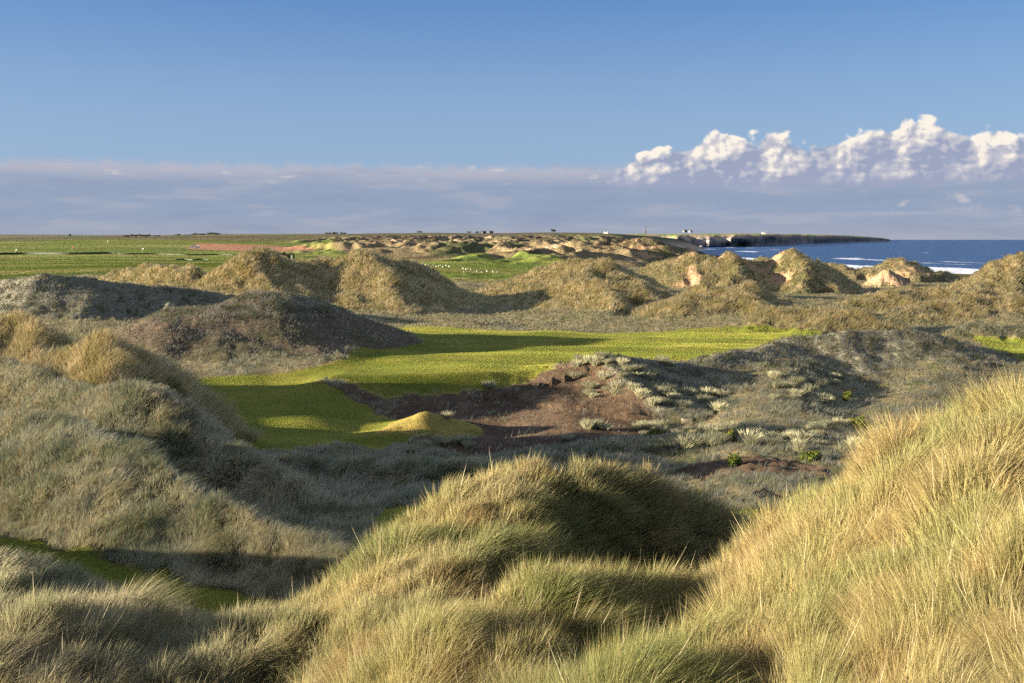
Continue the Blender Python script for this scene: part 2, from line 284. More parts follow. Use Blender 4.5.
# gentle swell of the farmland, hummocky ground between the dunes
Z0 = Z0 + sstep(600, 1600, Rr) * (1 - far_m) * 4 * fbm(X / 400, Y / 500, 3, 8)
rough = sstep(.3, -3, TS)
Z0 = Z0 + rough * sstep(20, 60, Rr) * sstep(460, 330, Rr) * (.55 * fbm(X / 11, Y / 11, 3, 61) + 1.3 * sstep(120, 170, Rr) * fbm(X / 22, Y / 22, 4, 63))
Z0 = Z0 + (1 - rough) * .16 * noise(X / 9, Y / 6, 66)
ID = np.full(X.shape, -1, np.int16)
Z = Z0.copy()
ZD = np.full(X.shape, -1e9)
for k, d in enumerate(DUNES):
    P = d['pts']
    H = P[:, 2].max() + 6
    reach = H / min(d['sf'], d['sb']) + 10
    lo = P.min(0) - reach; hi = P.max(0) + reach
    m = (X > lo[0]) & (X < hi[0]) & (Y > lo[1]) & (Y < hi[1])
    x = X[m]; y = Y[m]
    sc_ = max(1.0, P[:, 1].mean() / 60.0)
    if d['kind'] == 'pale': sc_ = .6
    wx = .5 * sc_ * noise(x / (3.2 * sc_), y / (3.2 * sc_), 200 + k); wy = .5 * sc_ * noise(x / (3.2 * sc_), y / (3.2 * sc_), 300 + k)
    xw = x + wx; yw = y + wy
    best = np.full(x.shape, -1e9); along = np.zeros(x.shape); off = np.zeros(x.shape); acc = 0.0
    for i in range(len(P) - 1):
        if i + 1 in d['brk']: continue
        ax, ay, az = P[i]; bx, by, bz = P[i + 1]
        ex, ey = bx - ax, by - ay
        t = np.clip(((xw - ax) * ex + (yw - ay) * ey) / (ex * ex + ey * ey + 1e-9), 0, 1)
        dd = np.hypot(xw - ax - t * ex, yw - ay - t * ey)
        side = ex * (yw - ay) - ey * (xw - ax)      # >0 : far side for a crest that runs left to right
        s = np.where(side > 0, d['sb'], d['sf'])
        # gullies running down the flank
        dr = s * (np.sqrt(dd * dd + d['rad'] ** 2) - d['rad'])
        if d['kind'] in ('far', 'planted') and d['pts'][0, 1] > 95:
            hh_ = np.maximum(az + t * (bz - az) + 2.0, 1.5)
            dr = np.where(dr < 1.3 * hh_, hh_ * 1.45 * (1 - np.exp(-dr / (hh_ * 1.15))), dr)
        zz = az + t * (bz - az) - dr
        mm = zz > best
        best = np.where(mm, zz, best); along = np.where(mm, acc + t * np.hypot(ex, ey), along); off = np.where(mm, dd, off); acc += math.hypot(ex, ey)
    kind = d['kind']
    am = {'near': .40, 'pale': .22, 'far': .95, 'sparse': .22, 'planted': .35, 'bare': 1.1, 'hump': .13, 'tuss': .12}[kind]
    lam = {'near': 1.6, 'pale': 3.0, 'far': 7.0, 'sparse': 4, 'planted': 4, 'bare': 4, 'hump': 3, 'tuss': 2}[kind]
    if kind == 'far' and P[:, 1].mean() > 240: lam, am = 11.0, 1.6
    nz = fbm(x / lam, y / lam, 4, 400 + k, .55)
    if kind == 'far': nz = nz + .55 * (.25 - np.abs(fbm(x / (lam * .8), y / (lam * .8), 3, 700 + k, .6)) * 1.6)
    best = best + am * 1.6 * nz + am * 1.2 * fbm(x / (lam * 3.1), y / (lam * 3.1), 2, 500 + k)
    kk = 1.4 if kind == 'hump' else .5 if kind in ('near', 'pale', 'hump', 'tuss') else 1.2
    if kind in ('near', 'pale', 'far', 'planted'):
        gl_ = {'near': (1.8, .62), 'pale': (2.6, .50), 'far': (7.0 * max(1, P[:, 1].mean() / 200), .8), 'planted': (6., .25)}[kind]
        best = best + gl_[1] * np.minimum(off / (1.2 * gl_[0]), 1) * fbm((along + .35 * off) / gl_[0], off / (gl_[0] * 3.2), 3, 600 + k)
    zb = Z[m]
    own = (best > zb) & (best > Z0[m] + .25)
    idm = ID[m]; idm[own] = k; ID[m] = idm
    Z[m] = smax(zb, best, kk)
# coast
CD = coast_d(X, Y)
f = sstep(-40, 110, CD)
Z = np.where(Rr > 250, Z * f + (SEA_Z - 4) * (1 - f), Z)
beach = (Rr > 250) & (CD < 70)
# keep the turf strips on the ground clear of dune ids
ID[(TS > 0) & (ID >= 0) & (Z - Z0 < .35)] = -1
humpk = [k for k, d in enumerate(DUNES) if d['kind'] == 'hump'][0]
TS = np.where((ID >= 0) & (ID != humpk), np.minimum(TS, -.3), TS)
tx = np.radians(.08)
# fine hummocks
gr = sstep(.2, -1.2, TS)
Z = Z + gr * sstep(7, 14, Rr) * sstep(90, 50, Rr) * ((.10 + .13 * sstep(30, 40, Rr)) * fbm(X / 1.1, Y / 1.1, 2, 71) + .12 * fbm(X / 2.4, Y / 2.4, 2, 72))

# ground cover per vertex ------------------------------------------------
KIND = np.full(X.shape, 'g', dtype='<U8'); KIND[Rr < 26] = 'near'
for k, d in enumerate(DUNES): KIND[ID == k] = d['kind']
SO = mask_sd(X, Y, SOIL, 6) + 1.2 * fbm(X / 5, Y / 5, 3, 15)
soil = sstep(-.6, .6, SO)
FD = mask_sd(X, Y, FIELD, 60) + 8 * fbm(X / 40, Y / 60, 3, 16)
field = sstep(-4, 4, FD) * (ID < 0)
PLg = sstep(-3, 3, mask_sd(X, Y, PLOUGH, 60))
turf = sstep(-.15, .25, TS)

def mixc(a, b, t): return a + (b - a) * t[..., None]
c = np.array
n1 = fbm(X / 14, Y / 14, 4, 81); n2 = fbm(X / 3.5, Y / 3.5, 3, 82); n3 = fbm(X / 90, Y / 120, 3, 83)
colr = np.empty(X.shape + (3,)); colr[:] = (.20, .165, .09)
colr = mixc(colr, c([.27, .225, .125]), sstep(-.2, .4, n1))
colr = mixc(colr, c([.085, .105, .035]), .75 * sstep(.0, .45, n2 + .5 * n3))
for kd, cc, cc2 in (('sparse', (.17, .125, .085), (.13, .115, .06)), ('planted', (.25, .23, .17), (.20, .195, .13)), ('bare', (.46, .31, .19), (.36, .24, .15))):
    m = (KIND == kd)
    colr[m] = mixc(np.broadcast_to(c(cc), (m.sum(), 3)), c(cc2), sstep(-.1, .5, n1[m]))
# far country colours
fd = far_m * (1 - field)
farc = mixc(np.broadcast_to(c([.26, .20, .11]), X.shape + (3,)), c([.11, .085, .05]), sstep(-.05, .35, fbm(X / 60, Y / 160, 4, 87) + sstep(1000, 1900, Rr) * .5 - .12))
farc = mixc(farc, c([.125, .125, .055]), sstep(.12, .35, fbm(X / 90, Y / 200, 3, 88)))
farc = mixc(farc, c([.45, .33, .22]), .9 * sstep(.22, .36, fbm(X / 45, Y / 110, 4, 89)))
colr = mixc(colr, farc, fd)
hz = sstep(2000, 2500, Rr)
colr = mixc(colr, mixc(np.broadcast_to(c([.17, .135, .095]), X.shape + (3,)), c([.13, .15, .06]), sstep(-.1, .2, fbm(X / 200, Y / 300, 3, 90))), hz)
# bare sandy notches in the dunes towards the sea
dn = (KIND == 'far') & (Rr > 270) & (X > 20)
sand = dn * sstep(.22, .36, fbm(X / 16, Y / 16, 4, 93) + .08)
colr = mixc(colr, c([.46, .29, .17]), sand)
colr = mixc(colr, c([.44, .34, .23]), sstep(75, 30, CD) * (Rr > 250))
colr = mixc(colr, mixc(np.broadcast_to(c([.125, .082, .05]), X.shape + (3,)), c([.18, .125, .08]), sstep(-.2, .4, n2)), soil)
fcol = mixc(np.broadcast_to(c([.17, .225, .04]), X.shape + (3,)), c([.29, .285, .075]), sstep(-.2, .3, fbm(X / 220, Y / 35, 3, 94)))
fcol = mixc(fcol, c([.09, .13, .03]), .8 * sstep(.05, .3, fbm(X / 500 + 5, Y / 60, 4, 97)))
fcol = mixc(fcol, c([.36, .31, .12]), .7 * sstep(.12, .34, fbm(X / 420 + 9, Y / 45, 3, 98)))
colr = mixc(colr, fcol, field)
colr = mixc(colr, c([.46, .23, .13]), PLg)
tcol = mixc(np.broadcast_to(c([.185, .205, .035]), X.shape + (3,)), c([.265, .255, .05]), sstep(-.25, .35, fbm(X / 9, Y / 5, 3, 95)))
tcol = mixc(tcol, c([.32, .26, .08]), .8 * sstep(.25, -.1, TS / 4 + .35 * n2) * (Rr > 60))
colr = mixc(colr, tcol, turf)
bm_ = (KIND == 'bare'); colr[bm_] = mixc(colr[bm_], c([.30, .25, .12]), sstep(.0, .3, fbm(X[bm_] / 4, Y[bm_] / 4, 3, 96)))
hump = (KIND == 'hump')
colr[hump] = mixc(np.broadcast_to(c([.36, .29, .09]), (hump.sum(), 3)), c([.24, .23, .05]), sstep(0, .4, n2[hump]))
colr = np.clip(colr * .82, .01, .8)

# ------------------------------------------------------------------ materials
def nodes(name):
    m = bpy.data.materials.new(name); m.use_nodes = True
    nt = m.node_tree; nt.nodes.clear()
    return m, nt, nt.nodes, nt.links
def N(nt, t, **kw):
    nd = nt.nodes.new(t)
    for k, v in kw.items():
        if k == 'inp':
            for a, b in v.items(): nd.inputs[a].default_value = b
        else: setattr(nd, k, v)
    return nd

def terrain_mat():
    m, nt, ns, lk = nodes('dune_ground')
    out = N(nt, 'ShaderNodeOutputMaterial'); bs = N(nt, 'ShaderNodeBsdfPrincipled', inp={'Roughness': .95})
    bs.inputs['Specular IOR Level'].default_value = .1
    at_ = N(nt, 'ShaderNodeAttribute', attribute_name='Col')
    ge = N(nt, 'ShaderNodeNewGeometry')
    nz = N(nt, 'ShaderNodeTexNoise', inp={'Scale': 1.3, 'Detail': 8.0, 'Roughness': .7})
    lk.new(ge.outputs['Position'], nz.inputs['Vector'])
    mr0 = N(nt, 'ShaderNodeMapRange', inp={1: .3, 2: .7, 3: -.45, 4: .45}); lk.new(nz.outputs[0], mr0.inputs[0])
    mr = N(nt, 'ShaderNodeMath', operation='MULTIPLY_ADD'); lk.new(mr0.outputs[0], mr.inputs[0]); lk.new(at_.outputs['Alpha'], mr.inputs[1]); mr.inputs[2].default_value = 1.0
    mx = N(nt, 'ShaderNodeMix', data_type='RGBA', blend_type='MULTIPLY'); mx.inputs[0].default_value = 1
    lk.new(at_.outputs['Color'], mx.inputs[6]); lk.new(mr.outputs[0], mx.inputs[7])
    lk.new(mx.outputs[2], bs.inputs['Base Color'])
    n2 = N(nt, 'ShaderNodeTexNoise', inp={'Scale': .55, 'Detail': 10.0, 'Roughness': .72}); lk.new(ge.outputs['Position'], n2.inputs['Vector'])
    bp = N(nt, 'ShaderNodeBump', inp={'Strength': .9, 'Distance': 1.0}); lk.new(n2.outputs[0], bp.inputs['Height']); lk.new(at_.outputs['Alpha'], bp.inputs['Strength'])
    lk.new(bp.outputs[0], bs.inputs['Normal']); lk.new(bs.outputs[0], out.inputs[0])
    return m
def grass_mat(name, trans=.35):
    m, nt, ns, lk = nodes(name)
    out = N(nt, 'ShaderNodeOutputMaterial'); d = N(nt, 'ShaderNodeBsdfDiffuse'); t = N(nt, 'ShaderNodeBsdfTranslucent')
    a = N(nt, 'ShaderNodeAttribute', attribute_name='Col'); mx = N(nt, 'ShaderNodeMixShader'); mx.inputs[0].default_value = trans
    lk.new(a.outputs['Color'], d.inputs[0]); lk.new(a.outputs['Color'], t.inputs[0])
    lk.new(d.outputs[0], mx.inputs[1]); lk.new(t.outputs[0], mx.inputs[2]); lk.new(mx.outputs[0], out.inputs[0])
    return m
def plain(name, col, rough=.8, scale=3.0, amt=.3, metal=0.0):
    m, nt, ns, lk = nodes(name)
    out = N(nt, 'ShaderNodeOutputMaterial'); bs = N(nt, 'ShaderNodeBsdfPrincipled', inp={'Roughness': rough, 'Metallic': metal})
    tc = N(nt, 'ShaderNodeTexCoord'); nz = N(nt, 'ShaderNodeTexNoise', inp={'Scale': scale, 'Detail': 5.0}); lk.new(tc.outputs['Object'], nz.inputs['Vector'])
    mr = N(nt, 'ShaderNodeMapRange', inp={1: .3, 2: .7, 3: 1 - amt, 4: 1 + amt}); lk.new(nz.outputs[0], mr.inputs[0])
    mx = N(nt, 'ShaderNodeMix', data_type='RGBA', blend_type='MULTIPLY'); mx.inputs[0].default_value = 1
    mx.inputs[6].default_value = (*col, 1); lk.new(mr.outputs[0], mx.inputs[7]); lk.new(mx.outputs[2], bs.inputs['Base Color']); lk.new(bs.outputs[0], out.inputs[0])
    return m
M_ground = terrain_mat(); M_grass = MAT_GRASS = grass_mat('marram_blades', .38); M_turf = MAT_TURF = grass_mat('turf_blades', .3)

# ------------------------------------------------------------------ mesh building
def build(name, V, loops, lstart, ltot, mat, col=None, parent=None, smooth=False):
    me = bpy.data.meshes.new(name)
    me.vertices.add(len(V)); me.vertices.foreach_set('co', np.ascontiguousarray(V, np.float32).ravel())
    me.loops.add(len(loops)); me.loops.foreach_set('vertex_index', np.ascontiguousarray(loops, np.int32))
    me.polygons.add(len(lstart)); me.polygons.foreach_set('loop_start', np.ascontiguousarray(lstart, np.int32))
    if smooth: me.polygons.foreach_set('use_smooth', np.ones(len(lstart), bool))
    if col is not None:
        ca = me.attributes.new('Col', 'FLOAT_COLOR', 'POINT')
        c4 = np.ones((len(V), 4), np.float32); c4[:, :col.shape[1]] = col
        ca.data.foreach_set('color', c4.ravel())
    me.update(calc_edges=True)
    me.materials.append(mat)
    o = bpy.data.objects.new(name, me); COL.objects.link(o)
    if parent: o.parent = parent
    return o
def tag(o, label=None, cat=None, group=None, kind=None):
    if label: o['label'] = label
    if cat: o['category'] = cat
    if group: o['group'] = group
    if kind: o['kind'] = kind
    return o

idx = np.arange(NR * NT).reshape(NR, NT)
quads = np.stack([idx[:-1, :-1], idx[:-1, 1:], idx[1:, 1:], idx[1:, :-1]], -1).reshape(-1, 4)[:, ::-1]
# object ids: dunes 0.., then turf, field, ground
NTURF, NFIELD = 1000, 1001
CID = ID.astype(np.int32).copy()
CID[(CID < 0) & (field > .5)] = NFIELD
CID[(turf > .5) & ((CID < 0) | (CID == NFIELD))] = NTURF
cell_id = CID[:-1, :-1].reshape(-1)
V = np.stack([X, Y, Z], -1).reshape(-1, 3); Cc = np.concatenate([colr, np.clip(1 - .9 * turf - .6 * field - .9 * (KIND == 'hump'), .08, 1)[..., None]], -1).reshape(-1, 4)
OBJ = {}
def terr(cid, name, label, cat):
    q = quads[cell_id == cid]
    if len(q) == 0: return None
    u, inv = np.unique(q.ravel(), return_inverse=True)
    o = build(name, V[u], inv, np.arange(0, len(inv), 4), None, M_ground, Cc[u], smooth=True)
    tag(o, label, cat, kind='structure'); OBJ[cid] = o
    return o
terr(-1, 'ground', 'rough sandy links ground between the dunes', 'ground')
terr(NTURF, 'fairway', 'mown green and gold fairway turf winding between the dunes', 'fairway')
terr(NFIELD, 'field', 'flat bright green farm fields beyond the dunes on the left', 'field')
for k, d in enumerate(DUNES):
    terr(k, 'dune', d['label'], 'dune')

# ------------------------------------------------------------------ grass blades
Xc = .25 * (X[:-1, :-1] + X[1:, :-1] + X[:-1, 1:] + X[1:, 1:]); Yc = .25 * (Y[:-1, :-1] + Y[1:, :-1] + Y[:-1, 1:] + Y[1:, 1:])
Rc = np.hypot(Xc, Yc)
ang = (Z - HC) / Rr
runmax = np.maximum.accumulate(np.vstack([np.full((1, NT), -9.), ang[:-1]]), 0)
visible = (ang + .8 / Rr > runmax)[:-1, :-1]
thc = th[:-1][None] + 0 * Rc
inview = (np.abs(thc) < np.where(Rc < 32, R(52), R(33))) & (Rc < 2600) & (Rc > 4.0)
dv = np.abs(ang[1:] - ang[:-1])[:, :-1] * FPX
dth = np.diff(th)[None] * FPX
drpx = np.diff(rr)[:, None] / Rc * FPX
area = dth * np.where(visible, np.maximum(dv, .13 * drpx), np.where(Rc < 32, .22, .09) * drpx)
kc = KIND[:-1, :-1]; tc_ = turf[:-1, :-1]; sc2 = soil[:-1, :-1]; fc = field[:-1, :-1]
cl_a = fbm(X[:-1, :-1] / 1.3, Y[:-1, :-1] / 1.3, 2, 101)         # clumps, near
cl_b = fbm(X[:-1, :-1] / 4.2, Y[:-1, :-1] / 4.2, 3, 102)         # clumps, far
dens = np.ones(Rc.shape)
for kd, v in (('near', 1.0), ('pale', 1.0), ('far', .95), ('sparse', .28), ('planted', .8), ('bare', .02), ('hump', .0), ('tuss', .5), ('g', .85)):
    dens[kc == kd] = v
# bare brown apron below the frosty crest; planted rows
sp = kc == 'sparse'
zc = Z[:-1, :-1]
dens[sp] = np.where(zc[sp] > 3.9 + 1.5 * cl_b[sp], .95, .14 + .45 * np.clip(cl_b[sp], 0, 1))
pl = kc == 'planted'
dens[pl] *= np.where(cl_a[pl] > .05, 1.2, .22)
gz = kc == 'g'
cl_t = fbm(X[:-1, :-1] / 2.0, Y[:-1, :-1] / 2.0, 2, 131) + .35 * cl_b
midg = gz & (Rc > 52) & (Rc < 130)
dens[gz & ~midg] *= .35 + .8 * sstep(-.15, .2, cl_b[gz & ~midg] + .1)
dens[midg] *= .10 + 1.2 * sstep(.02, .25, cl_t[midg])
dens[kc == 'tuss'] *= .3 + sstep(-.1, .2, cl_b[kc == 'tuss'])
dens *= (1 - .93 * sc2) * (1 - np.clip(tc_ * 1.3, 0, 1)) * (1 - .95 * sand[:-1, :-1]) * (CD[:-1, :-1] > 80)
cl_n = fbm(X[:-1, :-1] / .8, Y[:-1, :-1] / .8, 2, 141) + .5 * fbm(X[:-1, :-1] / 2.6, Y[:-1, :-1] / 2.6, 2, 142)
nz_ = (Rc < 60); dens[nz_] *= .22 + 1.1 * sstep(-.28, .12, cl_n[nz_])
lod = np.where(Rc < 30, 1.7, np.where(Rc < 70, 1.5, np.where(Rc < 140, 1.7, 1.5)))
lam = area * dens * lod * inview
cnt = rng.poisson(np.minimum(lam, 60))
print('blades', cnt.sum())
ci, cj = np.nonzero(cnt)
rep = cnt[ci, cj]
ci = np.repeat(ci, rep); cj = np.repeat(cj, rep)
a = rng.random(len(ci)); b = rng.random(len(ci))
def bil(F):
    return (F[ci, cj] * (1 - a) * (1 - b) + F[ci + 1, cj] * a * (1 - b) + F[ci, cj + 1] * (1 - a) * b + F[ci + 1, cj + 1] * a * b)
bx, by, bz = bil(X), bil(Y), bil(Z)
# ground normals
dzr = np.gradient(Z, axis=0) / np.gradient(rr)[:, None]
dzt = np.gradient(Z, axis=1) / (Rr * np.gradient(th)[None])
st, ct = np.sin(th)[None], np.cos(th)[None]
gx = dzr * st + dzt * ct; gy = dzr * ct - dzt * st
gX, gY = bil(gx), bil(gy)
bk = kc[ci, cj]; bid = CID[ci, cj]; br = np.hypot(bx, by)
nb = len(bx)
rnd = lambda: rng.random(nb)
L0 = {'near': .72, 'pale': .62, 'far': .95, 'sparse': .36, 'planted': .42, 'bare': .4, 'hump': .1, 'tuss': .5, 'g': .5}
Lb = np.zeros(nb)
for kd, v in L0.items(): Lb[bk == kd] = v
clump = fbm(bx / .75, by / .75, 2, 111); clump2 = fbm(bx / 2.6, by / 2.6, 3, 112)
bigc = np.where(br < 60, clump * .8 + clump2 * .5, clump2 * 1.1)
Lb *= np.clip(.85 + .75 * bigc, .3, 1.6) * (.55 + .7 * rnd())
fb = bil(field) > .5; Lb[fb] = .22
plb = bil(PLg) > .5; Lb[plb] = .1
sp_b = (bk == 'sparse') & (bz > 3.4); Lb[sp_b] *= 1.4
wpx = np.where(br < 40, .52, np.where(br < 120, .85, 1.0))
Wb = np.maximum(.0045, wpx * br / FPX) * (.7 + .6 * rnd())
# lean : with the wind, down the slope, and a turn that changes from clump to clump
swirl = fbm(bx / 3.0, by / 3.0, 3, 113) * 2.2 + fbm(bx / .9, by / .9, 2, 114) * 1.3
wa = R(12) + swirl                                            # mean wind blows to +X and slightly away
lx = np.cos(wa); ly = np.sin(wa)
ra = rnd() * 6.283; rm = np.sqrt(rnd()) * .38
gl = np.hypot(gX, gY)
lean = .42 + .35 * np.clip(clump2 + .2, -.3, 1)
dx = -.35 * gX + lean * lx * .55 + np.cos(ra) * rm
dy = -.35 * gY + lean * ly * .55 + np.sin(ra) * rm
dz = np.ones(nb)
ln = np.sqrt(dx * dx + dy * dy + dz * dz); dx /= ln; dy /= ln; dz /= ln
bend = (.35 + .5 * rnd()) * (.7 + clump2)
ex = lean * lx + .5 * np.cos(ra) * rm - .35 * gX; ey = lean * ly + .5 * np.sin(ra) * rm - .35 * gY
# width direction
fa = rnd() * 3.1416
face = np.where(br > 35, .75, .0)
sx = np.cos(fa) * (1 - face) + face; sy = np.sin(fa) * (1 - face) * 1.0
sl = np.hypot(sx, sy) + 1e-6; sx /= sl; sy /= sl
# colours
def pal(*cs): return np.array(cs)
STRAW = c([.58, .47, .22]); PALE = c([.70, .60, .39]); GREEN = c([.22, .27, .09]); GREY = c([.56, .53, .36]); DRY = c([.36, .24, .11]); SAGE = c([.25, .28, .16])
t1 = sstep(-.3, .35, fbm(bx / 2.2, by / 2.2, 3, 121) + .35 * (rnd() - .5))
t2 = sstep(-.2, .5, fbm(bx / 6, by / 6, 3, 122) + .5 * (rnd() - .5))
cb = np.empty((nb, 3))
near = (bk == 'near')
t1 = np.clip(t1 + .9 * clump2 + .4 * clump, 0, 1)
cD = sstep(.12, .4, fbm(bx / 1.7, by / 1.7, 3, 151))
cA = mixc(np.broadcast_to(STRAW, (nb, 3)), GREEN, .15 + .65 * t1); cA = mixc(cA, PALE, .35 * t2)
cB = mixc(np.broadcast_to(GREY, (nb, 3)), SAGE, np.clip(t1 - .5 * clump2, 0, 1)); cB = mixc(cB, PALE, .55 * np.clip(t2 + .6 * clump2, 0, 1))  # sage and bleached clumps, contrast deepened to imitate dark and sunlit tufts
cF = mixc(np.broadcast_to(c([.76, .63, .36]), (nb, 3)), c([.40, .36, .15]), .8 * t1); cF = mixc(cF, PALE, .3 * t2)
cP = mixc(np.broadcast_to(c([.46, .42, .31]), (nb, 3)), c([.22, .23, .14]), t1)
cb[:] = cB; cb[near] = cA[near]
m = (bk == 'far') | (bk == 'bare'); cb[m] = cF[m]
m = (bk == 'planted') | (bk == 'sparse'); cb[m] = cP[m]
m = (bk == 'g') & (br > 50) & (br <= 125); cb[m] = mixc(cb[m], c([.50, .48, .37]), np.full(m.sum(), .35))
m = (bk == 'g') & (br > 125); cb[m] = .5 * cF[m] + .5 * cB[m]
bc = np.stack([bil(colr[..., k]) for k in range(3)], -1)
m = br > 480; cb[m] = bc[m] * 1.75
m = fb | plb; cb[m] = bc[m] * 1.5
cb[near] = mixc(cb[near], c([.40, .27, .13]), .6 * cD[near])
# the right-hand dune is the driest
m = near & (bx > 2.5); cb[m] = mixc(cb[m], c([.58, .45, .21]), np.full(m.sum(), .5))
dryb = rnd() < .07; cb[dryb] = DRY
mg = near * .65 * sstep(-.16, -.34, bx / np.maximum(by, 1)); cb = mixc(cb, cB * 1.05, mg)
cb[near] *= .80
m = near & (bx > 2.5); cb[m] = mixc(cb[m], c([.26, .29, .11]), .6 * sstep(.0, .35, fbm(bx[m] / 1.6 + 3, by[m] / 1.6, 3, 161) + .06))
cb *= (.66 + .36 * rnd())[:, None]
stalk = near & (rnd() < .007); Lb[stalk] *= 1.3; bend[stalk] *= .4; cb[stalk] = c([.58, .50, .33]) * (.7 + .4 * rnd()[stalk])[:, None]
# short turf on the mown ground
def strips(px, py, pz, L, W, dx, dy, dz, ex, ey, bend, sx, sy, col, lev):
    """tapered bent blades, lev cross-sections and a tip"""
    n_ = len(px); vs = []
    for i in range(lev):
        t = i / lev
        s = L * t
        qx = px + dx * s + ex * bend * L * t * t; qy = py + dy * s + ey * bend * L * t * t; qz = pz - .04 * L + dz * s - .38 * bend * L * t * t
        w = W * (.5 - .32 * t * t)
        vs += [np.stack([qx - sx * w, qy - sy * w, qz], -1), np.stack([qx + sx * w, qy + sy * w, qz], -1)]
    vs.append(np.stack([px + dx * L + ex * bend * L, py + dy * L + ey * bend * L, pz + dz * L - .38 * bend * L], -1))
    nv = 2 * lev + 1
    VV = np.stack(vs, 1).reshape(-1, 3)
    base = (np.arange(n_) * nv)[:, None]
    f = []
    for i in range(lev - 1): f.append([2 * i, 2 * i + 1, 2 * i + 3, 2 * i + 2])
    fl = [k for q in f for k in q] + [2 * lev - 2, 2 * lev - 1, 2 * lev]
    loops = (base + np.array(fl)[None]).ravel()
    nl = len(fl); st_ = np.array([4 * i for i in range(lev)])
    ls = ((np.arange(n_) * nl)[:, None] + st_[None]).ravel()
    return VV, loops, ls, np.repeat(col, nv, 0)
def emit(sel, name, parent, mat, lev, label=None):
    if sel.sum() == 0: return
    s = np.nonzero(sel)[0]
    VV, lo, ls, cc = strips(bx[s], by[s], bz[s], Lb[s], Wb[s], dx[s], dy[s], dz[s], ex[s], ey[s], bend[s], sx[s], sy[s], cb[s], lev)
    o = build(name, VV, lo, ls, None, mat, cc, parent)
    o['kind'] = 'stuff'
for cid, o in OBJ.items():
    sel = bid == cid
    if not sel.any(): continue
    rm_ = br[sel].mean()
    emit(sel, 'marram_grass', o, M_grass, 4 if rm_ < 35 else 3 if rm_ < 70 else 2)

# mown turf blades
tm = (np.clip(turf[:-1, :-1] + (kc == 'hump'), 0, 1)) * (np.abs(thc) < R(31)) * (Rc < 200)
cnt = rng.poisson(np.minimum(dth * np.where(visible, np.maximum(dv, .05 * drpx), 0) * 9.0 * tm, 40))
ci, cj = np.nonzero(cnt); rep = cnt[ci, cj]; ci = np.repeat(ci, rep); cj = np.repeat(cj, rep)
a = rng.random(len(ci)); b = rng.random(len(ci)); nb = len(ci); print('turf', nb)
bx, by, bz = bil(X), bil(Y), bil(Z); br = np.hypot(bx, by)
Lb = (.04 + .03 * rng.random(nb)) * np.clip(br / 100, .6, 1.2); Wb = .6 * br / FPX
ra = rng.random(nb) * 6.283; dx = np.cos(ra) * .35; dy = np.sin(ra) * .35; dz = np.ones(nb) * .93; ex = dx; ey = dy; bend = np.full(nb, .2)
fa = 1.5708 + .45 * rng.normal(size=nb) + .25 * np.sign(np.sin((by + .25 * bx) / 2.2)); sx = np.cos(fa); sy = np.sin(fa)
cb = np.stack([bil(colr[..., k]) for k in range(3)], -1) * 1.35 * (.95 + .10 * rng.random(nb))[:, None]
bid = CID[ci, cj]
for cid, o in OBJ.items():
    sel = bid == cid
    if sel.any() and (cid == NTURF or DUNES[cid]['kind'] == 'hump' if cid >= 0 else False): emit(sel, 'short_turf', o, M_turf, 1)

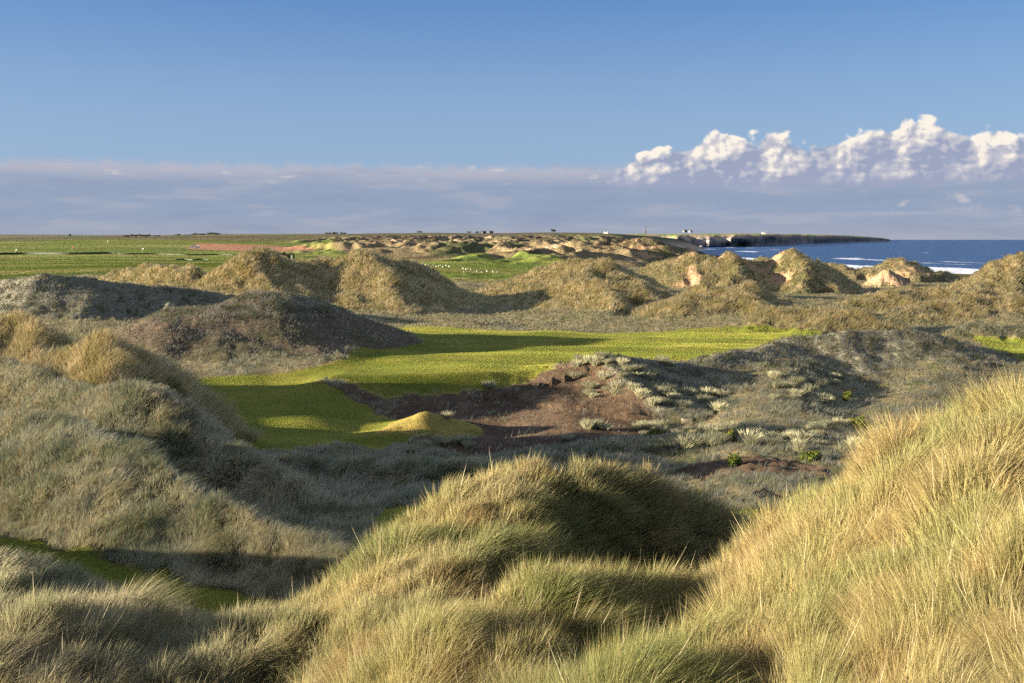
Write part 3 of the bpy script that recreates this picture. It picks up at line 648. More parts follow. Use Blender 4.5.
# ------------------------------------------------------------------ sea
def sea():
    ys = np.concatenate([np.linspace(150, 3000, 120), np.geomspace(3100, 120000, 60)])
    xs = np.linspace(-1, 1, 160)
    XX = 200 + np.outer(ys, np.linspace(-.1, 1.5, 160)); YY = np.repeat(ys[:, None], 160, 1)
    VV = np.stack([XX, YY, np.full(XX.shape, SEA_Z)], -1).reshape(-1, 3)
    ix = np.arange(len(ys) * 160).reshape(-1, 160)
    q = np.stack([ix[:-1, :-1], ix[:-1, 1:], ix[1:, 1:], ix[1:, :-1]], -1).reshape(-1, 4)
    d = -coast_d(VV[:, 0], VV[:, 1])
    m, nt, ns, lk = nodes('sea_water')
    out = N(nt, 'ShaderNodeOutputMaterial'); bs = N(nt, 'ShaderNodeBsdfPrincipled', inp={'Roughness': .35})
    bs.inputs['Specular IOR Level'].default_value = .25
    ge = N(nt, 'ShaderNodeNewGeometry'); at_ = N(nt, 'ShaderNodeAttribute', attribute_name='Col')
    sep = N(nt, 'ShaderNodeSeparateColor'); lk.new(at_.outputs['Color'], sep.inputs[0])
    mp = N(nt, 'ShaderNodeMapping', inp={'Scale': (.010, .0035, .02)}); lk.new(ge.outputs['Position'], mp.inputs[0])
    nz = N(nt, 'ShaderNodeTexNoise', inp={'Scale': 1.0, 'Detail': 7.0, 'Roughness': .6}); lk.new(mp.outputs[0], nz.inputs['Vector'])
    ad = N(nt, 'ShaderNodeMath', operation='ADD'); lk.new(nz.outputs[0], ad.inputs[0]); lk.new(sep.outputs[0], ad.inputs[1])
    cr = N(nt, 'ShaderNodeMapRange', interpolation_type='SMOOTHSTEP', inp={1: .70, 2: .78, 3: 0, 4: 1}); lk.new(ad.outputs[0], cr.inputs[0])
    mp2 = N(nt, 'ShaderNodeMapping', inp={'Scale': (.003, .0012, .02)}); lk.new(ge.outputs['Position'], mp2.inputs[0])
    n2 = N(nt, 'ShaderNodeTexNoise', inp={'Scale': 1.0, 'Detail': 4.0}); lk.new(mp2.outputs[0], n2.inputs['Vector'])
    m1 = N(nt, 'ShaderNodeMix', data_type='RGBA'); m1.inputs[6].default_value = (.012, .040, .115, 1); m1.inputs[7].default_value = (.02, .06, .15, 1); lk.new(n2.outputs[0], m1.inputs[0])
    m2 = N(nt, 'ShaderNodeMix', data_type='RGBA'); lk.new(cr.outputs[0], m2.inputs[0]); lk.new(m1.outputs[2], m2.inputs[6]); m2.inputs[7].default_value = (.8, .82, .84, 1)
    lk.new(m2.outputs[2], bs.inputs['Base Color'])
    n3 = N(nt, 'ShaderNodeTexNoise', inp={'Scale': .09, 'Detail': 6.0}); lk.new(ge.outputs['Position'], n3.inputs['Vector'])
    bp = N(nt, 'ShaderNodeBump', inp={'Strength': 1.0, 'Distance': 3.0}); lk.new(n3.outputs[0], bp.inputs['Height']); lk.new(bp.outputs[0], bs.inputs['Normal'])
    lk.new(bs.outputs[0], out.inputs[0])
    # surf strength by distance from the shore: breaking lines parallel to it
    ln_ = .5 + .5 * np.cos(d / 38.0 + 3 * fbm(VV[:, 0] / 250, VV[:, 1] / 250, 2, 77))
    foam = .20 * np.exp(-np.maximum(d, 0) / 45.) + .30 * ln_ ** 3 * np.exp(-np.maximum(d - 60, 0) / 260.) + .10 * np.exp(-np.maximum(d, 0) / 700.) - .04
    o = build('sea', VV, q.ravel(), np.arange(0, q.size, 4), None, m, np.stack([foam] * 3, -1), smooth=True)
    tag(o, 'blue sea with white breakers along the shore on the right', 'sea', kind='structure')
sea()

# ------------------------------------------------------------------ headland across the bay
def headland():
    P = [(560, 247.5, 4300, 232.5), (640, 247.5, 4300, 232.5), (700, 247.3, 4350, 231.6), (745, 246.6, 4600, 231.4), (765, 245.8, 5000, 232), (790, 244.5, 6000, 232.2), (800, 243.7, 7000, 232.8), (830, 242.9, 8600, 233.4), (850, 241.9, 11000, 234.6), (868, 241.4, 13500, 236.0), (880, 241.2, 14500, 237.4), (888, 241.1, 15000, 239.2)]
    px = np.array([p[0] for p in P], float); D = np.array([p[2] for p in P], float); top = np.array([p[3] for p in P])
    s = np.linspace(px[0], px[-1], 420)
    Dd = np.interp(s, px, D); tp = np.interp(s, px, top)
    prof = [(-.03, 0), (0, .08), (.02, .30), (.045, .55), (.07, .72), (.25, .80), (.55, .87), (.95, .94), (1.5, 1.0), (2.2, 1.03), (3.0, .9)]
    rows = []; cols = []
    for j, (back, h) in enumerate(prof):
        DD = Dd * (1 + .22 * back) + (0 if j == 0 else 420 * fbm(s / 34, s * 0 + j * .25, 4, 5))
        H = SEA_Z - 3 + ((HC + (239.5 - tp) / FPX * Dd) - SEA_Z + 3) * h * (1 + .07 * fbm(s / 24, s * 0 + j * .4, 4, 6))
        rows.append(np.stack([(s - 512) / FPX * DD, DD, H], -1))
        rock = c([.20, .18, .165]); grass = c([.20, .25, .09]); scrub = c([.30, .235, .16])
        t = np.clip(h + .3 * fbm(s / 22, s * 0 + j, 4, 9), 0, 1)
        cc = np.where((t < .6)[:, None], rock, np.where((t < .88 + .2 * fbm(s / 20, s * 0 + 3, 2, 12))[:, None], scrub, grass))
        cols.append(cc)
    m_ = len(s); VV = np.concatenate(rows); CC = np.concatenate(cols)
    ix = np.arange(len(VV)).reshape(len(prof), m_)
    q = np.stack([ix[:-1, :-1], ix[:-1, 1:], ix[1:, 1:], ix[1:, :-1]], -1).reshape(-1, 4)
    mt, nt, ns, lk = nodes('headland_ground')
    out = N(nt, 'ShaderNodeOutputMaterial'); bs = N(nt, 'ShaderNodeBsdfDiffuse'); a_ = N(nt, 'ShaderNodeAttribute', attribute_name='Col')
    ge = N(nt, 'ShaderNodeNewGeometry'); nz = N(nt, 'ShaderNodeTexNoise', inp={'Scale': .012, 'Detail': 6.0}); lk.new(ge.outputs['Position'], nz.inputs['Vector'])
    mr = N(nt, 'ShaderNodeMapRange', inp={1: .3, 2: .7, 3: .5, 4: 1.5}); lk.new(nz.outputs[0], mr.inputs[0])
    mx = N(nt, 'ShaderNodeMix', data_type='RGBA', blend_type='MULTIPLY'); mx.inputs[0].default_value = 1
    lk.new(a_.outputs['Color'], mx.inputs[6]); lk.new(mr.outputs[0], mx.inputs[7]); lk.new(mx.outputs[2], bs.inputs[0]); lk.new(bs.outputs[0], out.inputs[0])
    o = build('headland', VV, q.ravel(), np.arange(0, q.size, 4), None, mt, CC, smooth=True)
    tag(o, 'long dark headland with green top across the bay', 'headland', kind='structure')
headland()

# ------------------------------------------------------------------ single things standing on the ground
def ground_z(x, y):
    r = np.hypot(x, y); t = np.arctan2(x, y)
    i = np.clip(np.searchsorted(rr, r) - 1, 0, NR - 2); j = np.clip(np.searchsorted(th, t) - 1, 0, NT - 2)
    a_ = (r - rr[i]) / (rr[i + 1] - rr[i]); b_ = (t - th[j]) / (th[j + 1] - th[j])
    return Z[i, j] * (1 - a_) * (1 - b_) + Z[i + 1, j] * a_ * (1 - b_) + Z[i, j + 1] * (1 - a_) * b_ + Z[i + 1, j + 1] * a_ * b_
YS = np.geomspace(30, 4500, 2600)
def pick(px, py):
    """where the sight line through a pixel meets the ground"""
    P0 = at(px, py, 1.0)
    g = ground_z(P0[0] * YS, YS); ray = HC + (P0[2] - HC) * YS
    k = np.nonzero(g >= ray)[0]
    yy = YS[k[0]] if len(k) else YS[-1]
    return P0[0] * yy, yy, float(ground_z(P0[0] * yy, yy))
def empty(name, loc, rz=0.0):
    o = bpy.data.objects.new(name, None); COL.objects.link(o); o.location = loc; o.rotation_euler = (0, 0, rz); o.empty_display_size = .2
    return o
def copy_tree(o, parent=None):
    q = o.copy(); COL.objects.link(q)
    if parent is not None: q.parent = parent
    for ch in list(o.children): copy_tree(ch, q)
    return q
class MB:
    def __init__(s): s.v = []; s.f = []
    def add(s, vs, fs):
        k = len(s.v); s.v += [tuple(p) for p in vs]; s.f += [tuple(k + i for i in f_) for f_ in fs]
    def box(s, x0, x1, y0, y1, z0, z1):
        s.add([(x0, y0, z0), (x1, y0, z0), (x1, y1, z0), (x0, y1, z0), (x0, y0, z1), (x1, y0, z1), (x1, y1, z1), (x0, y1, z1)],
              [(3, 2, 1, 0), (4, 5, 6, 7), (0, 1, 5, 4), (1, 2, 6, 5), (2, 3, 7, 6), (3, 0, 4, 7)])
    def tube(s, p, q, r0, r1, n_=8):
        p = np.array(p, float); q = np.array(q, float); d = (q - p) / np.linalg.norm(q - p)
        u_ = np.cross(d, (0, 0, 1) if abs(d[2]) < .9 else (1, 0, 0)); u_ /= np.linalg.norm(u_); w_ = np.cross(d, u_)
        vs = []
        for c_, r_ in ((p, r0), (q, r1)):
            for k in range(n_): a_ = 6.2832 * k / n_; vs.append(c_ + r_ * (math.cos(a_) * u_ + math.sin(a_) * w_))
        s.add(vs, [(k, (k + 1) % n_, n_ + (k + 1) % n_, n_ + k) for k in range(n_)] + [tuple(range(n_))[::-1], tuple(range(n_, 2 * n_))])
    def gable(s, x0, x1, y0, y1, z0, z1):
        ym = .5 * (y0 + y1)
        s.add([(x0, y0, z0), (x1, y0, z0), (x1, y1, z0), (x0, y1, z0), (x0, ym, z1), (x1, ym, z1)], [(0, 1, 5, 4), (2, 3, 4, 5), (0, 4, 3), (1, 2, 5), (3, 2, 1, 0)])
    def build(s, name, mat, parent=None, loc=None):
        me = bpy.data.meshes.new(name); me.from_pydata(s.v, [], s.f); me.update(); me.materials.append(mat)
        o = bpy.data.objects.new(name, me); COL.objects.link(o)
        if parent is not None: o.parent = parent
        if loc is not None: o.location = loc
        return o

# pale marram tussocks
def tussock_proto(k):
    g = np.random.default_rng(100 + k); n_ = 230
    ra_ = g.random(n_) * 6.283; rad_ = np.sqrt(g.random(n_)) * .34
    px_ = np.cos(ra_) * rad_; py_ = np.sin(ra_) * rad_
    sp_ = .15 + 1.1 * rad_
    ddx = np.cos(ra_) * sp_ + .25 + .2 * g.normal(size=n_); ddy = np.sin(ra_) * sp_ + .2 * g.normal(size=n_); ddz = np.ones(n_)
    l_ = np.sqrt(ddx ** 2 + ddy ** 2 + 1); ddx /= l_; ddy /= l_; ddz /= l_
    L = (.5 + .5 * g.random(n_)); W = .045 + .03 * g.random(n_); fa_ = g.random(n_) * .9 - .45
    base_ = mixc(np.broadcast_to(c([.44, .40, .26]), (n_, 3)), c([.26, .28, .17]), g.random(n_) * .8) * (.8 + .4 * g.random(n_))[:, None]
    VV, lo, ls, cc = strips(px_, py_, np.zeros(n_), L, W, ddx, ddy, ddz, ddx * .8, ddy * .8, np.full(n_, .5), np.cos(fa_), np.sin(fa_), base_, 3)
    return build('grass_tussock', VV, lo, ls, None, MAT_GRASS, cc)
TP = [tussock_proto(k) for k in range(6)]
used_tp = set()
def tussock(px, py, size, label, group=None):
    x, y, z = pick(px, py)
    if not (40 < y < 150): return
    k = random.randrange(6)
    if k in used_tp: o = TP[k].copy(); COL.objects.link(o)
    else: o = TP[k]; used_tp.add(k)
    s_ = .72 * size * random.uniform(.7, 1.3)
    o.location = (x, y, z - .05); o.rotation_euler = (0, 0, random.uniform(-.8, .8)); o.scale = (s_ * random.uniform(.9, 1.25), s_, s_ * random.uniform(1.0, 1.35))
    for key in ('group',):
        if key in o: del o[key]
    tag(o, label, 'grass tussock', group)
def cluster(n_, x0, x1, y0, y1, size, label, group, skew=0.0):
    for _ in range(n_):
        u_ = random.random(); tussock(x0 + (x1 - x0) * u_, y0 + (y1 - y0) * random.random() + skew * u_, size, label, group)
cluster(34, 572, 680, 358, 398, 1.25, 'pale rounded marram tussock on the sunlit left end of the grey bank', 'tussocks on the left end of the grey bank')
cluster(16, 640, 730, 394, 412, 1.2, 'grey-green marram tussock along the foot of the grey bank', 'tussocks along the foot of the grey bank')
cluster(34, 628, 752, 428, 452, 1.15, 'bright pale marram tussock on the lit rib in the hollow', 'tussocks on the lit rib in the hollow')
cluster(22, 705, 830, 424, 446, 1.0, 'grey marram tussock in the shaded middle of the hollow', 'tussocks in the shaded hollow')
cluster(18, 770, 852, 376, 404, 1.1, 'silvery marram tussock on the shaded slope left of the lone yellow gorse', 'silvery tussocks on the shaded slope')
cluster(16, 800, 895, 424, 455, 1.1, 'pale marram tussock beside the right foreground dune', 'tussocks beside the right foreground dune')
cluster(14, 395, 470, 440, 456, .9, 'small grey marram tussock below the pointed turf hump', 'small tussocks below the turf hump')
tussock(488, 388, 1.5, 'single bright pale tussock on the brown bank below the fairway edge')
tussock(446, 418, 1.4, 'pale tussock on the right shoulder of the pointed turf hump')
tussock(590, 429, 1.4, 'larger of two pale tussocks standing together on the bare brown hollow floor')
tussock(602, 430, 1.0, 'smaller of two pale tussocks standing together on the bare brown hollow floor')
tussock(565, 441, 1.0, 'lone pale tussock at the left end of the lit sandy strip')

# gorse bushes in flower
def bush(px, py, wdt, hgt, nf, label, seed, group=None):
    x, y, z = pick(px, py); g = np.random.default_rng(seed)
    root = empty('gorse_bush', (x, y, z - .05)); tag(root, label, 'gorse bush', group)
    def leaves(name, n_, size, ca, cb_, rmin, mat):
        d_ = g.normal(size=(n_, 3)); d_ /= np.linalg.norm(d_, axis=1)[:, None]; d_[:, 2] = np.abs(d_[:, 2])
        lump = 1 + .35 * np.sin(d_[:, 0] * 5 + seed) * np.cos(d_[:, 1] * 4 + seed)
        p_ = d_ * (rmin + (1 - rmin) * g.random(n_) ** .5)[:, None] * lump[:, None] * np.array([wdt / 2, wdt / 2, hgt])
        a_ = g.normal(size=(n_, 3)); a_ /= np.linalg.norm(a_, axis=1)[:, None]; b_ = np.cross(a_, g.normal(size=(n_, 3))); b_ /= np.linalg.norm(b_, axis=1)[:, None]
        s_ = size * (.6 + .8 * g.random(n_))[:, None]
        VV = np.stack([p_ - a_ * s_ - b_ * s_ * .35, p_ + a_ * s_, p_ - a_ * s_ + b_ * s_ * .35], 1).reshape(-1, 3)
        VV[:, 2] = np.maximum(VV[:, 2], 0)
        cc = np.repeat(mixc(np.broadcast_to(c(ca), (n_, 3)), c(cb_), g.random(n_)), 3, 0)
        build(name, VV, np.arange(3 * n_), np.arange(0, 3 * n_, 3), None, mat, cc, root)
    leaves('foliage', 900, .10, [.05, .085, .02], [.10, .13, .03], .2, MAT_TURF)
    leaves('blossom', nf // 2, .055, [.50, .33, .02], [.42, .26, .015], .85, MAT_TURF)
    m_ = MB()
    for k in range(4): a_ = k * 1.7; m_.tube((0, 0, 0), (.25 * wdt * math.cos(a_), .25 * wdt * math.sin(a_), .6 * hgt), .05, .02, 5)
    m_.build('stem', MAT_WOOD, root)
MAT_WOOD = plain('weathered_wood', (.13, .09, .06))
bush(848, 401, 1.0, .9, 420, 'round gorse bush in yellow flower alone on the shaded grey slope', 1)
bush(858, 428, 1.6, .9, 420, 'wide low gorse bush with yellow flowers behind pale tussocks near the right foreground dune', 2)
bush(728, 441, 1.3, .7, 400, 'low gorse bush with yellow flowers among the lit tussocks of the hollow rib', 3)
bush(655, 438, 1.3, .6, 300, 'small flowering gorse at the left end of the lit tussock rib', 6)
bush(735, 465, .9, .7, 60, 'dark gorse bush with few flowers above the frosty grass bank', 4)
bush(812, 460, 1.4, .6, 90, 'low dark gorse patch with sparse yellow bloom in the shaded hollow', 5)

# distant trees, houses, mast
def tree(px, py, Yd, wdt, hgt, label, group, seed):
    x, y, _ = at(px, py, Yd); z = float(ground_z(x, y)); g = np.random.default_rng(seed)
    root = empty('tree', (x, y, z)); tag(root, label, 'tree', group)
    n_ = 420; nl_ = 7
    cen = np.stack([g.uniform(-.36, .36, nl_) * wdt, g.uniform(-.3, .3, nl_) * wdt, (.45 + .42 * g.random(nl_)) * hgt], -1)
    k_ = g.integers(0, nl_, n_); d_ = g.normal(size=(n_, 3)); d_ /= np.linalg.norm(d_, axis=1)[:, None]
    p_ = cen[k_] + d_ * (g.random(n_) ** .4)[:, None] * np.array([.22 * wdt, .22 * wdt, .24 * hgt])
    a_ = g.normal(size=(n_, 3)); a_ /= np.linalg.norm(a_, axis=1)[:, None]; b_ = np.cross(a_, g.normal(size=(n_, 3))); b_ /= np.linalg.norm(b_, axis=1)[:, None]
    s_ = hgt * .075
    VV = np.stack([p_ - a_ * s_ - b_ * s_, p_ + a_ * s_ - b_ * s_, p_ + a_ * s_ + b_ * s_, p_ - a_ * s_ + b_ * s_], 1).reshape(-1, 3)
    cc = np.repeat(mixc(np.broadcast_to(c([.05, .065, .035]), (n_, 3)), c([.10, .10, .06]), g.random(n_)), 4, 0)
    build('crown', VV, np.arange(4 * n_), np.arange(0, 4 * n_, 4), None, MAT_TURF, cc, root)
    m_ = MB(); m_.tube((0, 0, -1), (0, 0, .55 * hgt), .035 * hgt, .02 * hgt, 7)
    for q in cen[:4]: m_.tube((0, 0, .35 * hgt), tuple(q), .018 * hgt, .008 * hgt, 5)
    m_.build('trunk', MAT_WOOD, root)
for i, (px, w_, h_) in enumerate([(126, 12, 8), (133, 13, 9), (140, 15, 9), (148, 13, 8), (157, 11, 6), (178, 12, 8), (188, 12, 6), (195, 14, 8), (202, 12, 7), (211, 17, 10), (217, 12, 7)]):
    tree(px, 236, 2780, w_ * 1.9, h_ * .85, 'dark tree of the windbreak along the left horizon', 'windbreak trees along the left horizon', 300 + i)
for i, (px, w_, h_) in enumerate([(328, 12, 7), (335, 12, 8), (343, 11, 7), (418, 14, 7), (470, 12, 6), (478, 11, 7)]):
    tree(px, 233, 2560, w_ * 1.7, h_ * .8, 'small dark tree on the brown central skyline', 'trees on the brown central skyline', 330 + i)
tree(70, 236, 2750, 9, 8, 'single small tree on the far left skyline above the green field', None, 350)
tree(554, 232, 2560, 16, 9, 'rounded tree on the green skyline left of the mast', None, 351)

MAT_WHITE = plain('white_harling', (.75, .73, .68), amt=.08); MAT_SLATE = plain('slate_roof', (.10, .10, .115)); MAT_GLASSD = plain('dark_pane', (.03, .035, .045), rough=.2)
MAT_STONE = plain('field_stone', (.17, .145, .115)); MAT_STEEL = plain('dark_steel', (.06, .06, .07), rough=.5)
MAT_BLUE = plain('blue_paint', (.03, .12, .42), rough=.4, amt=.1); MAT_TYRE = plain('black_rubber', (.02, .02, .022)); MAT_RED = plain('red_cloth', (.55, .05, .03)); MAT_WPAINT = plain('white_paint', (.8, .8, .78), rough=.5, amt=.06)
MAT_WOOL = plain('sheep_wool', (.40, .38, .33), scale=9); MAT_HEDGE = None
def house(x, y, z, s_, rz, wm, label, ext=False):
    root = empty('house', (x, y, z), rz); tag(root, label, 'house')
    m_ = MB(); m_.box(-6 * s_, 6 * s_, -3.5 * s_, 3.5 * s_, -2, 4 * s_); w_ = m_.build('wall', wm, root)
    m_ = MB(); m_.gable(-6.3 * s_, 6.3 * s_, -3.9 * s_, 3.9 * s_, 4 * s_, 7 * s_); r_ = m_.build('roof', MAT_SLATE, root)
    for q in (-5.3, 5.3):
        m_ = MB(); m_.box((q - .6) * s_, (q + .6) * s_, -.6 * s_, .6 * s_, 6.2 * s_, 8 * s_); m_.build('chimney', wm, r_)
    for q in (-4, -1.6, 1.6, 4):
        m_ = MB(); m_.box((q - .5) * s_, (q + .5) * s_, -3.56 * s_, -3.45 * s_, 1.4 * s_, 2.8 * s_); m_.build('window', MAT_GLASSD, root)
    m_ = MB(); m_.box(-.5 * s_, .5 * s_, -3.58 * s_, -3.45 * s_, 0, 2.1 * s_); m_.build('door', MAT_WOOD, root)
def on_head(px, py, D): 
    x = (px - 512) / FPX * D; return x, D, HC + (239.5 - py) / FPX * D
house(*on_head(690, 232.2, 4500), 1.3, .2, MAT_WHITE, 'white house on the headland skyline right of the mast')
house(*on_head(762, 233.6, 5150), 1.3, -.1, MAT_WHITE, 'white house on the headland nearer its seaward end')
house(*on_head(684, 232.0, 4480), 1.4, .5, MAT_STONE, 'dark stone house beside the white house on the headland')
for px, lb in ((484, 'dark stone farmhouse on the central skyline, left of its neighbour'), (491, 'dark stone farmhouse on the central skyline, right of its neighbour')):
    x, y, _ = at(px, 233, 2600); house(x, y, float(ground_z(x, y)), .9, .3, MAT_STONE, lb)
x, y, _ = at(606, 233.5, 2450); house(x, y, float(ground_z(x, y)), .8, -.4, MAT_WHITE, 'pale cottage on the brown hillside left of the mast')

x, y, z = on_head(644.5, 232.6, 4480)
mast = empty('mast', (x, y, z)); tag(mast, 'thin dark mast rising above the skyline left of the bay', 'mast')
m_ = MB(); m_.tube((0, 0, -3), (0, 0, 32), 2.0, 1.1, 8); m_.build('pole', MAT_STEEL, mast)
m_ = MB(); m_.tube((0, 0, 21), (0, 0, 26), 2.6, 2.6, 10); m_.build('antenna_drum', MAT_STEEL, mast)
m_ = MB(); m_.box(-6, 6, -4, 4, -3, 6); m_.build('base_cabin', MAT_STONE, mast)

# dry stone dyke and hedge banks across the farm fields
def wall(px0, px1, py, Yd, h_, name, mat, label, cat, seed, lump=.35):
    g = np.random.default_rng(seed); n_ = 90; v = []; f_ = []
    for k in range(n_):
        px = px0 + (px1 - px0) * k / (n_ - 1); x, y, _ = at(px, py, Yd + 6 * math.sin(k * .13 + seed)); z = float(ground_z(x, y)); hh = h_ * (1 + lump * g.normal() * .6); hh = max(hh, .4 * h_)
        wv = .45 * h_
        v += [(x, y - wv, z - .3), (x, y - wv * .6, z + hh * .9), (x, y, z + hh), (x, y + wv * .6, z + hh * .9), (x, y + wv, z - .3)]
        if k:
            a_ = 5 * (k - 1); b_ = 5 * k
            f_ += [(a_ + i_, b_ + i_, b_ + i_ + 1, a_ + i_ + 1) for i_ in range(4)]
    f_ += [(4, 3, 2, 1, 0), tuple(5 * (n_ - 1) + i_ for i_ in range(5))]
    q = MB(); q.add(v, f_); tag(q.build(name, mat, None), label, cat)
MAT_HEDGE = plain('hedge_green', (.035, .05, .02), scale=.8, amt=.6)
wall(-40, 116, 255, 830, 1.6, 'hedge', MAT_HEDGE, 'long thin dark hedge across the bright green field on the left', 'hedge', 3, .2)
wall(118, 232, 255, 830, .9, 'hedge', MAT_HEDGE, 'lower dark hedge continuing the long one towards the big dune', 'hedge', 4, .3)
wall(176, 208, 258, 700, .8, 'hedge', MAT_HEDGE, 'short dark hedge bank in the green field below the ploughed strip', 'hedge', 5)
wall(262, 294, 254, 620, 5.0, 'hedge', MAT_HEDGE, 'dark scrub bank showing just behind the broad shaded dune', 'hedge', 6)

# golf flags far off in the left field
def flag(px, py, mat, label, wide=1.0):
    x, y, z = pick(px, py); root = empty('flagstick', (x, y, z)); tag(root, label, 'flag')
    m_ = MB(); m_.tube((0, 0, -.1), (0, 0, 3.0), .06, .05, 8); m_.build('pole', MAT_WPAINT, root)
    q = MB(); n_ = 8; v = []
    for k in range(n_ + 1):
        t_ = k / n_; yy = .18 * math.sin(t_ * 6) * t_
        v += [(.05 + 1.5 * wide * t_, yy - .02, 1.9 + .2 * t_), (.05 + 1.5 * wide * t_, yy - .02, 3.0 - .1 * t_), (.05 + 1.5 * wide * t_, yy + .02, 1.9 + .2 * t_), (.05 + 1.5 * wide * t_, yy + .02, 3.0 - .1 * t_)]
    f_ = []
    for k in range(n_):
        a_ = 4 * k; b_ = a_ + 4; f_ += [(a_, b_, b_ + 1, a_ + 1), (a_ + 2, a_ + 3, b_ + 3, b_ + 2), (a_ + 1, b_ + 1, b_ + 3, a_ + 3), (a_, a_ + 2, b_ + 2, b_)]
    q.add(v, f_); q.build('flag_cloth', mat, root)
flag(15.5, 252.5, MAT_WPAINT, 'white flag on a pole in the green field by the left edge')
flag(142, 251.5, MAT_WPAINT, 'white flag on a pole in the middle of the green field')
flag(107, 243, MAT_WPAINT, 'small white flag on a pole near the top of the green field')
flag(72, 250, MAT_RED, 'red flag on a pole in the green field on the left')

# blue tractor and white trailer by the ploughed strip
x, y, z = pick(193, 248.2)
tr = empty('tractor', (x, y, z)); tag(tr, 'blue tractor standing at the edge of the ploughed strip', 'tractor')
m_ = MB(); m_.box(-2.0, .4, -.6, .6, .8, 1.8); m_.box(-2.3, -2.0, -.45, .45, .8, 1.5); m_.build('bonnet', MAT_BLUE, tr)
m_ = MB(); m_.box(.4, 1.9, -.8, .8, .9, 2.0); m_.box(.35, 1.95, -.85, .85, 2.9, 3.1); m_.build('cab', MAT_BLUE, tr)
m_ = MB(); m_.box(.5, 1.8, -.75, .75, 2.0, 2.9); m_.build('cab_window', MAT_GLASSD, tr)
for (qx, qr) in ((-1.5, .6), (1.3, .95)):
    for qy in (-.95, .95):
        m_ = MB(); m_.tube((qx, qy - .2, qr), (qx, qy + .2, qr), qr, qr, 20); w_ = m_.build('wheel', MAT_TYRE, tr)
        h_ = MB(); h_.tube((qx, qy - .23, qr), (qx, qy + .23, qr), qr * .5, qr * .5, 14); h_.build('rim', MAT_WPAINT, w_)
x2, y2, z2 = pick(198, 248.2)
tl = empty('trailer', (x2, y2, z2)); tag(tl, 'small white box trailer beside the blue tractor', 'trailer')
m_ = MB(); m_.box(-1.6, 1.6, -1, 1, .7, 2.9); m_.build('box_body', MAT_WPAINT, tl)
m_ = MB(); m_.tube((-2.8, 0, .6), (-1.6, 0, .75), .07, .07, 6); m_.build('drawbar', MAT_STEEL, tl)
for qy in (-1.0, 1.0):
    m_ = MB(); m_.tube((.2, qy - .12, .45), (.2, qy + .12, .45), .45, .45, 18); m_.build('wheel', MAT_TYRE, tl)

# sheep
def sheep_mesh():
    me = bpy.data.meshes.new('sheep')
    vs = [(0, 0, .62), (.28, 0, .66), (-.28, 0, .66), (-.46, 0, .62), (.44, 0, .72), (.56, 0, .86), (.66, 0, .88), (.80, 0, .80)]
    ed = [(0, 1), (0, 2), (2, 3), (1, 4), (4, 5), (5, 6), (6, 7)]
    rad_ = [.30, .29, .30, .20, .19, .12, .11, .06]
    for lx_, par in ((.28, 1), (-.3, 2)):
        for ly_ in (-.14, .14):
            k = len(vs); vs += [(lx_, ly_, .40), (lx_ - (.05 if lx_ < 0 else 0), ly_, .22), (lx_, ly_, .02)]; rad_ += [.09, .05, .045]; ed += [(par, k), (k, k + 1), (k + 1, k + 2)]
    me.from_pydata(vs, ed, []); o = bpy.data.objects.new('sheep', me); COL.objects.link(o)
    md = o.modifiers.new('s', 'SKIN')
    for k, sv in enumerate(me.skin_vertices[0].data): sv.radius = (rad_[k], rad_[k]); sv.use_root = (k == 0)
    o.modifiers.new('b', 'SUBSURF').levels = 2
    dg = bpy.context.evaluated_depsgraph_get(); dg.update()
    m2 = bpy.data.meshes.new_from_object(o.evaluated_get(dg)); m2.name = 'sheep'
    bpy.data.objects.remove(o); m2.materials.append(MAT_WOOL)
    q = MB(); q.tube((.60, -.11, .93), (.54, -.24, .90), .035, .015, 6); q.tube((.60, .11, .93), (.54, .24, .90), .035, .015, 6)
    o = bpy.data.objects.new('sheep', m2); COL.objects.link(o)
    q.build('ears', MAT_STONE, o)
    return o
sh0 = sheep_mesh()
SH = [(423, 264), (426, 265.5), (429, 266), (431, 267.5), (434, 266), (436, 267.6), (439, 267), (441, 266.2), (443, 267.6), (446, 266.5), (449, 267.4), (463, 269.5), (466, 270.3), (469, 269.7), (471, 270.8), (464, 273), (477, 272.2), (482, 273), (487, 272.4), (493, 272.8), (497, 273.2)]
for i, (px, py) in enumerate(SH):
    o = sh0 if i == 0 else copy_tree(sh0)
    o.location = pick(px, py); o.rotation_euler = (0, 0, random.uniform(0, 6.28)); o.scale = (.8,) * 3
    tag(o, 'white sheep grazing on the small green field between the dunes', 'sheep', 'sheep on the small green field')


# ------------------------------------------------------------------ sky and sun
SUN_EL, SUN_AZ = R(8.7), R(-98)             # azimuth from +Y towards +X
w = bpy.data.worlds.new('World'); scene.world = w; w.use_nodes = True
nt = w.node_tree; nt.nodes.clear(); lk = nt.links
SKYS, EXPO = .055, 2.32
def lin(v):
    v = v / 255.0
    return v / 12.92 if v <= .04045 else ((v + .055) / 1.055) ** 2.4
def disp(r, g, b, k=1.0): return tuple(lin(q) * k / (SKYS * 2 ** EXPO) for q in (r, g, b)) + (1,)
out = N(nt, 'ShaderNodeOutputWorld'); bg = N(nt, 'ShaderNodeBackground', inp={'Strength': SKYS})
sk = N(nt, 'ShaderNodeTexSky', sky_type='NISHITA', sun_disc=False, sun_elevation=SUN_EL, sun_rotation=SUN_AZ, altitude=20.0, air_density=1.0, dust_density=.3, ozone_density=3.0)
def put(sock, v):
    if isinstance(v, (int, float)): sock.default_value = v
    elif isinstance(v, tuple): sock.default_value = v
    else: lk.new(v, sock)
def M(op, a_, b_=0.0, c_=0.0):
    nd = N(nt, 'ShaderNodeMath', operation=op); put(nd.inputs[0], a_); put(nd.inputs[1], b_); put(nd.inputs[2], c_); return nd.outputs[0]
